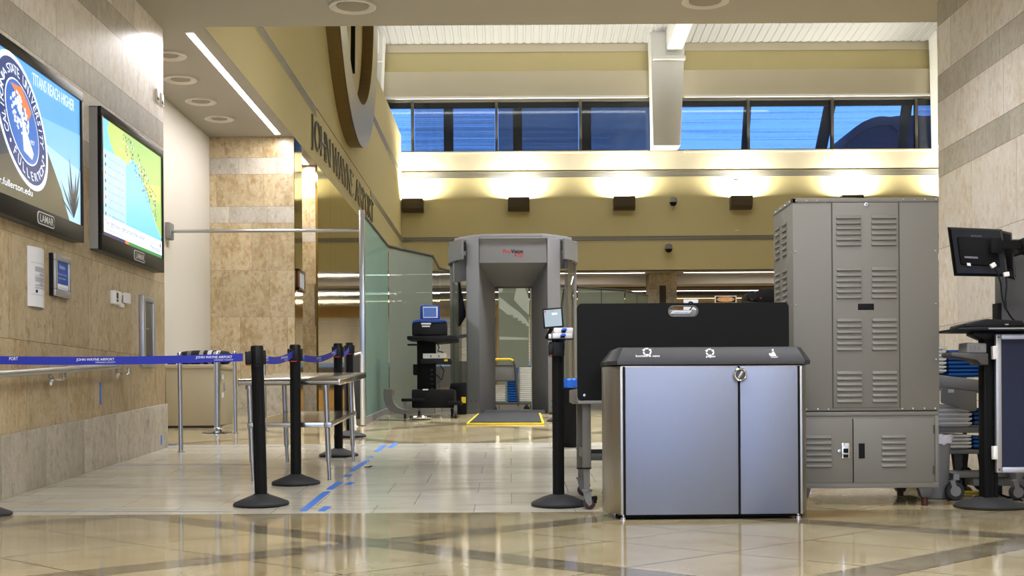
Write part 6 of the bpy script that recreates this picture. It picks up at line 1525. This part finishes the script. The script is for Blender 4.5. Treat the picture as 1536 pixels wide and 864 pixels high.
# dark rounded canopy outside
D = 58.0; x = lambda px: PX(px, D, 200); z = lambda py: PZ(py, D, 1350)
pts = [(1252, 262), (1254, 245), (1259, 226), (1268, 207), (1280, 192), (1296, 181), (1314, 174), (1326, 172.5), (1337, 174.5), (1350, 172), (1364, 173), (1376, 171.5), (1389, 173), (1402, 172), (1416, 173), (1440, 172), (1500, 174), (1520, 190), (1530, 262)]
t = thing('boarding_canopy', 'dark rounded canopy outside the right high windows', 'canopy', (x(1390), D+2, z(262)))
m = MB(mat('canopy_fabric', (30, 34, 60), .8)); m.prism([(x(a), z(b)) for a, b in pts], 'y', D, D+5, .15); m.build('cover', t)
m = MB('navy'); m.tube([(x(1259), D-.05, z(230)), (x(1272), D-.05, z(210)), (x(1292), D-.05, z(196)), (x(1318), D-.05, z(188)), (x(1334), D-.05, z(187)), (x(1352), D-.05, z(200)), (x(1362), D-.05, z(230))], .05, 6); m.build('frame_hoop', t)
# ------------------------------------------------------------------ light
def area(name, loc, rot, sx, sy, energy, color=(1, 1, 1), spread=180):
    l = bpy.data.lights.new(name, 'AREA'); l.shape = 'RECTANGLE'; l.size = sx; l.size_y = sy; l.energy = energy; l.color = color; l.spread = math.radians(spread)
    o = bpy.data.objects.new(name, l); COL.objects.link(o); o.location = loc; o.rotation_euler = rot; return o
area('alcove_led', (-3.19, 15.08, CEIL-.02), (0, 0, 0), .07, 4.7, 80, (1, .96, .95))
area('recess_led', (-3.16, 19.05, CEIL-.02), (0, 0, 0), .07, 1.2, 45, (1, .93, .84))
m = MB('white_plastic'); m.box(-3.21, -3.1, 18.4, 19.72, CEIL-.006, CEIL); t = thing('ceiling_light', 'short white light line in ceiling of the recess beside the stone pier', 'light', (-3.16, 19.05, CEIL)); m.build('channel', t); m = MB(EM_LED); m.box(-3.2, -3.12, 18.42, 19.7, CEIL-.012, CEIL-.004); m.build('diffuser', t)
area('soffit_led', (-.0, 35.9, 4.29), (0, 0, 0), 6, .08, 60, (1, .97, 1)); area('soffit_led', (8.8, 35.9, 4.29), (0, 0, 0), 6, .08, 70, (1, .97, 1))
area('back_led', (3, 39.3, 4.05), (0, 0, 0), 11, .1, 120, (1, .97, 1)); area('back_led', (3, 42.2, 4.05), (0, 0, 0), 11, .1, 160, (1, .85, .6))
# unseen fill lights added to brighten the hall, roof and entrance
area('hall_fill', (2.6, 14.6, 11.4), (0, 0, 0), 4, 3, 500, (.97, .98, 1.0), 75); area('hall_fill', (2.6, 20.5, 11.0), (0, 0, 0), 4, 3, 260, (.97, .98, 1.0), 80); area('hall_fill', (8, 19, 11.2), (0, 0, 0), 5, 4, 300, (1, .97, .92), 110)
area('hall_fill', (3, 28.5, 10.8), (0, 0, 0), 8, 2, 120, (.98, .98, 1.0), 140)  # added fill for the back wall between the uplights
area('roof_wash', (1, 31.5, 9.6), (PI-math.radians(20), 0, 0), 14, .4, 110, (1, .99, .97))  # added fill for header and roof, no fitting modelled
for x_, y_ in ((-1.4, -3.5), (1.6, -3.5), (-1.4, -8), (1.6, -8), (-.8, 1.5), (2.7, 3.6), (.2, 6.5)):
    area('entrance_fill', (x_, y_, CEIL-.03), (0, 0, 0), 1.1, 1.1, 125, (.95, .97, 1.0))  # added fill for the front half, out of view
area('entrance_fill', (2.3, 9.6, CEIL-.03), (0, 0, 0), .9, .9, 28, (.97, .98, 1.0), 110)  # added fill for the tray stacks by the right wall
area('facade_daylight', (0, -13.5, 2.0), (PI/2, 0, 0), 7, 3.6, 140, (.6, .74, 1.0))
w = bpy.data.worlds.new('dusk'); scene.world = w; w.use_nodes = True; nt = w.node_tree; bg = nt.nodes['Background']
tc = nt.nodes.new('ShaderNodeTexCoord'); sp = nt.nodes.new('ShaderNodeSeparateXYZ'); nt.links.new(tc.outputs['Generated'], sp.inputs[0])
rp = nt.nodes.new('ShaderNodeValToRGB'); e = rp.color_ramp.elements; e[0].position = .0; e[0].color = (.02, .03, .05, 1); e[1].position = .5; e[1].color = (.16, .34, .85, 1)
n2 = e.new(.49); n2.color = (.02, .03, .05, 1); n3 = e.new(.62); n3.color = (.12, .33, .9, 1); n4 = e.new(1.0); n4.color = (.03, .09, .36, 1)
mp = nt.nodes.new('ShaderNodeMath'); mp.operation = 'MULTIPLY_ADD'; mp.inputs[1].default_value = .5; mp.inputs[2].default_value = .5; nt.links.new(sp.outputs[2], mp.inputs[0]); nt.links.new(mp.outputs[0], rp.inputs[0])
nt.links.new(rp.outputs[0], bg.inputs[0]); bg.inputs[1].default_value = 2.5
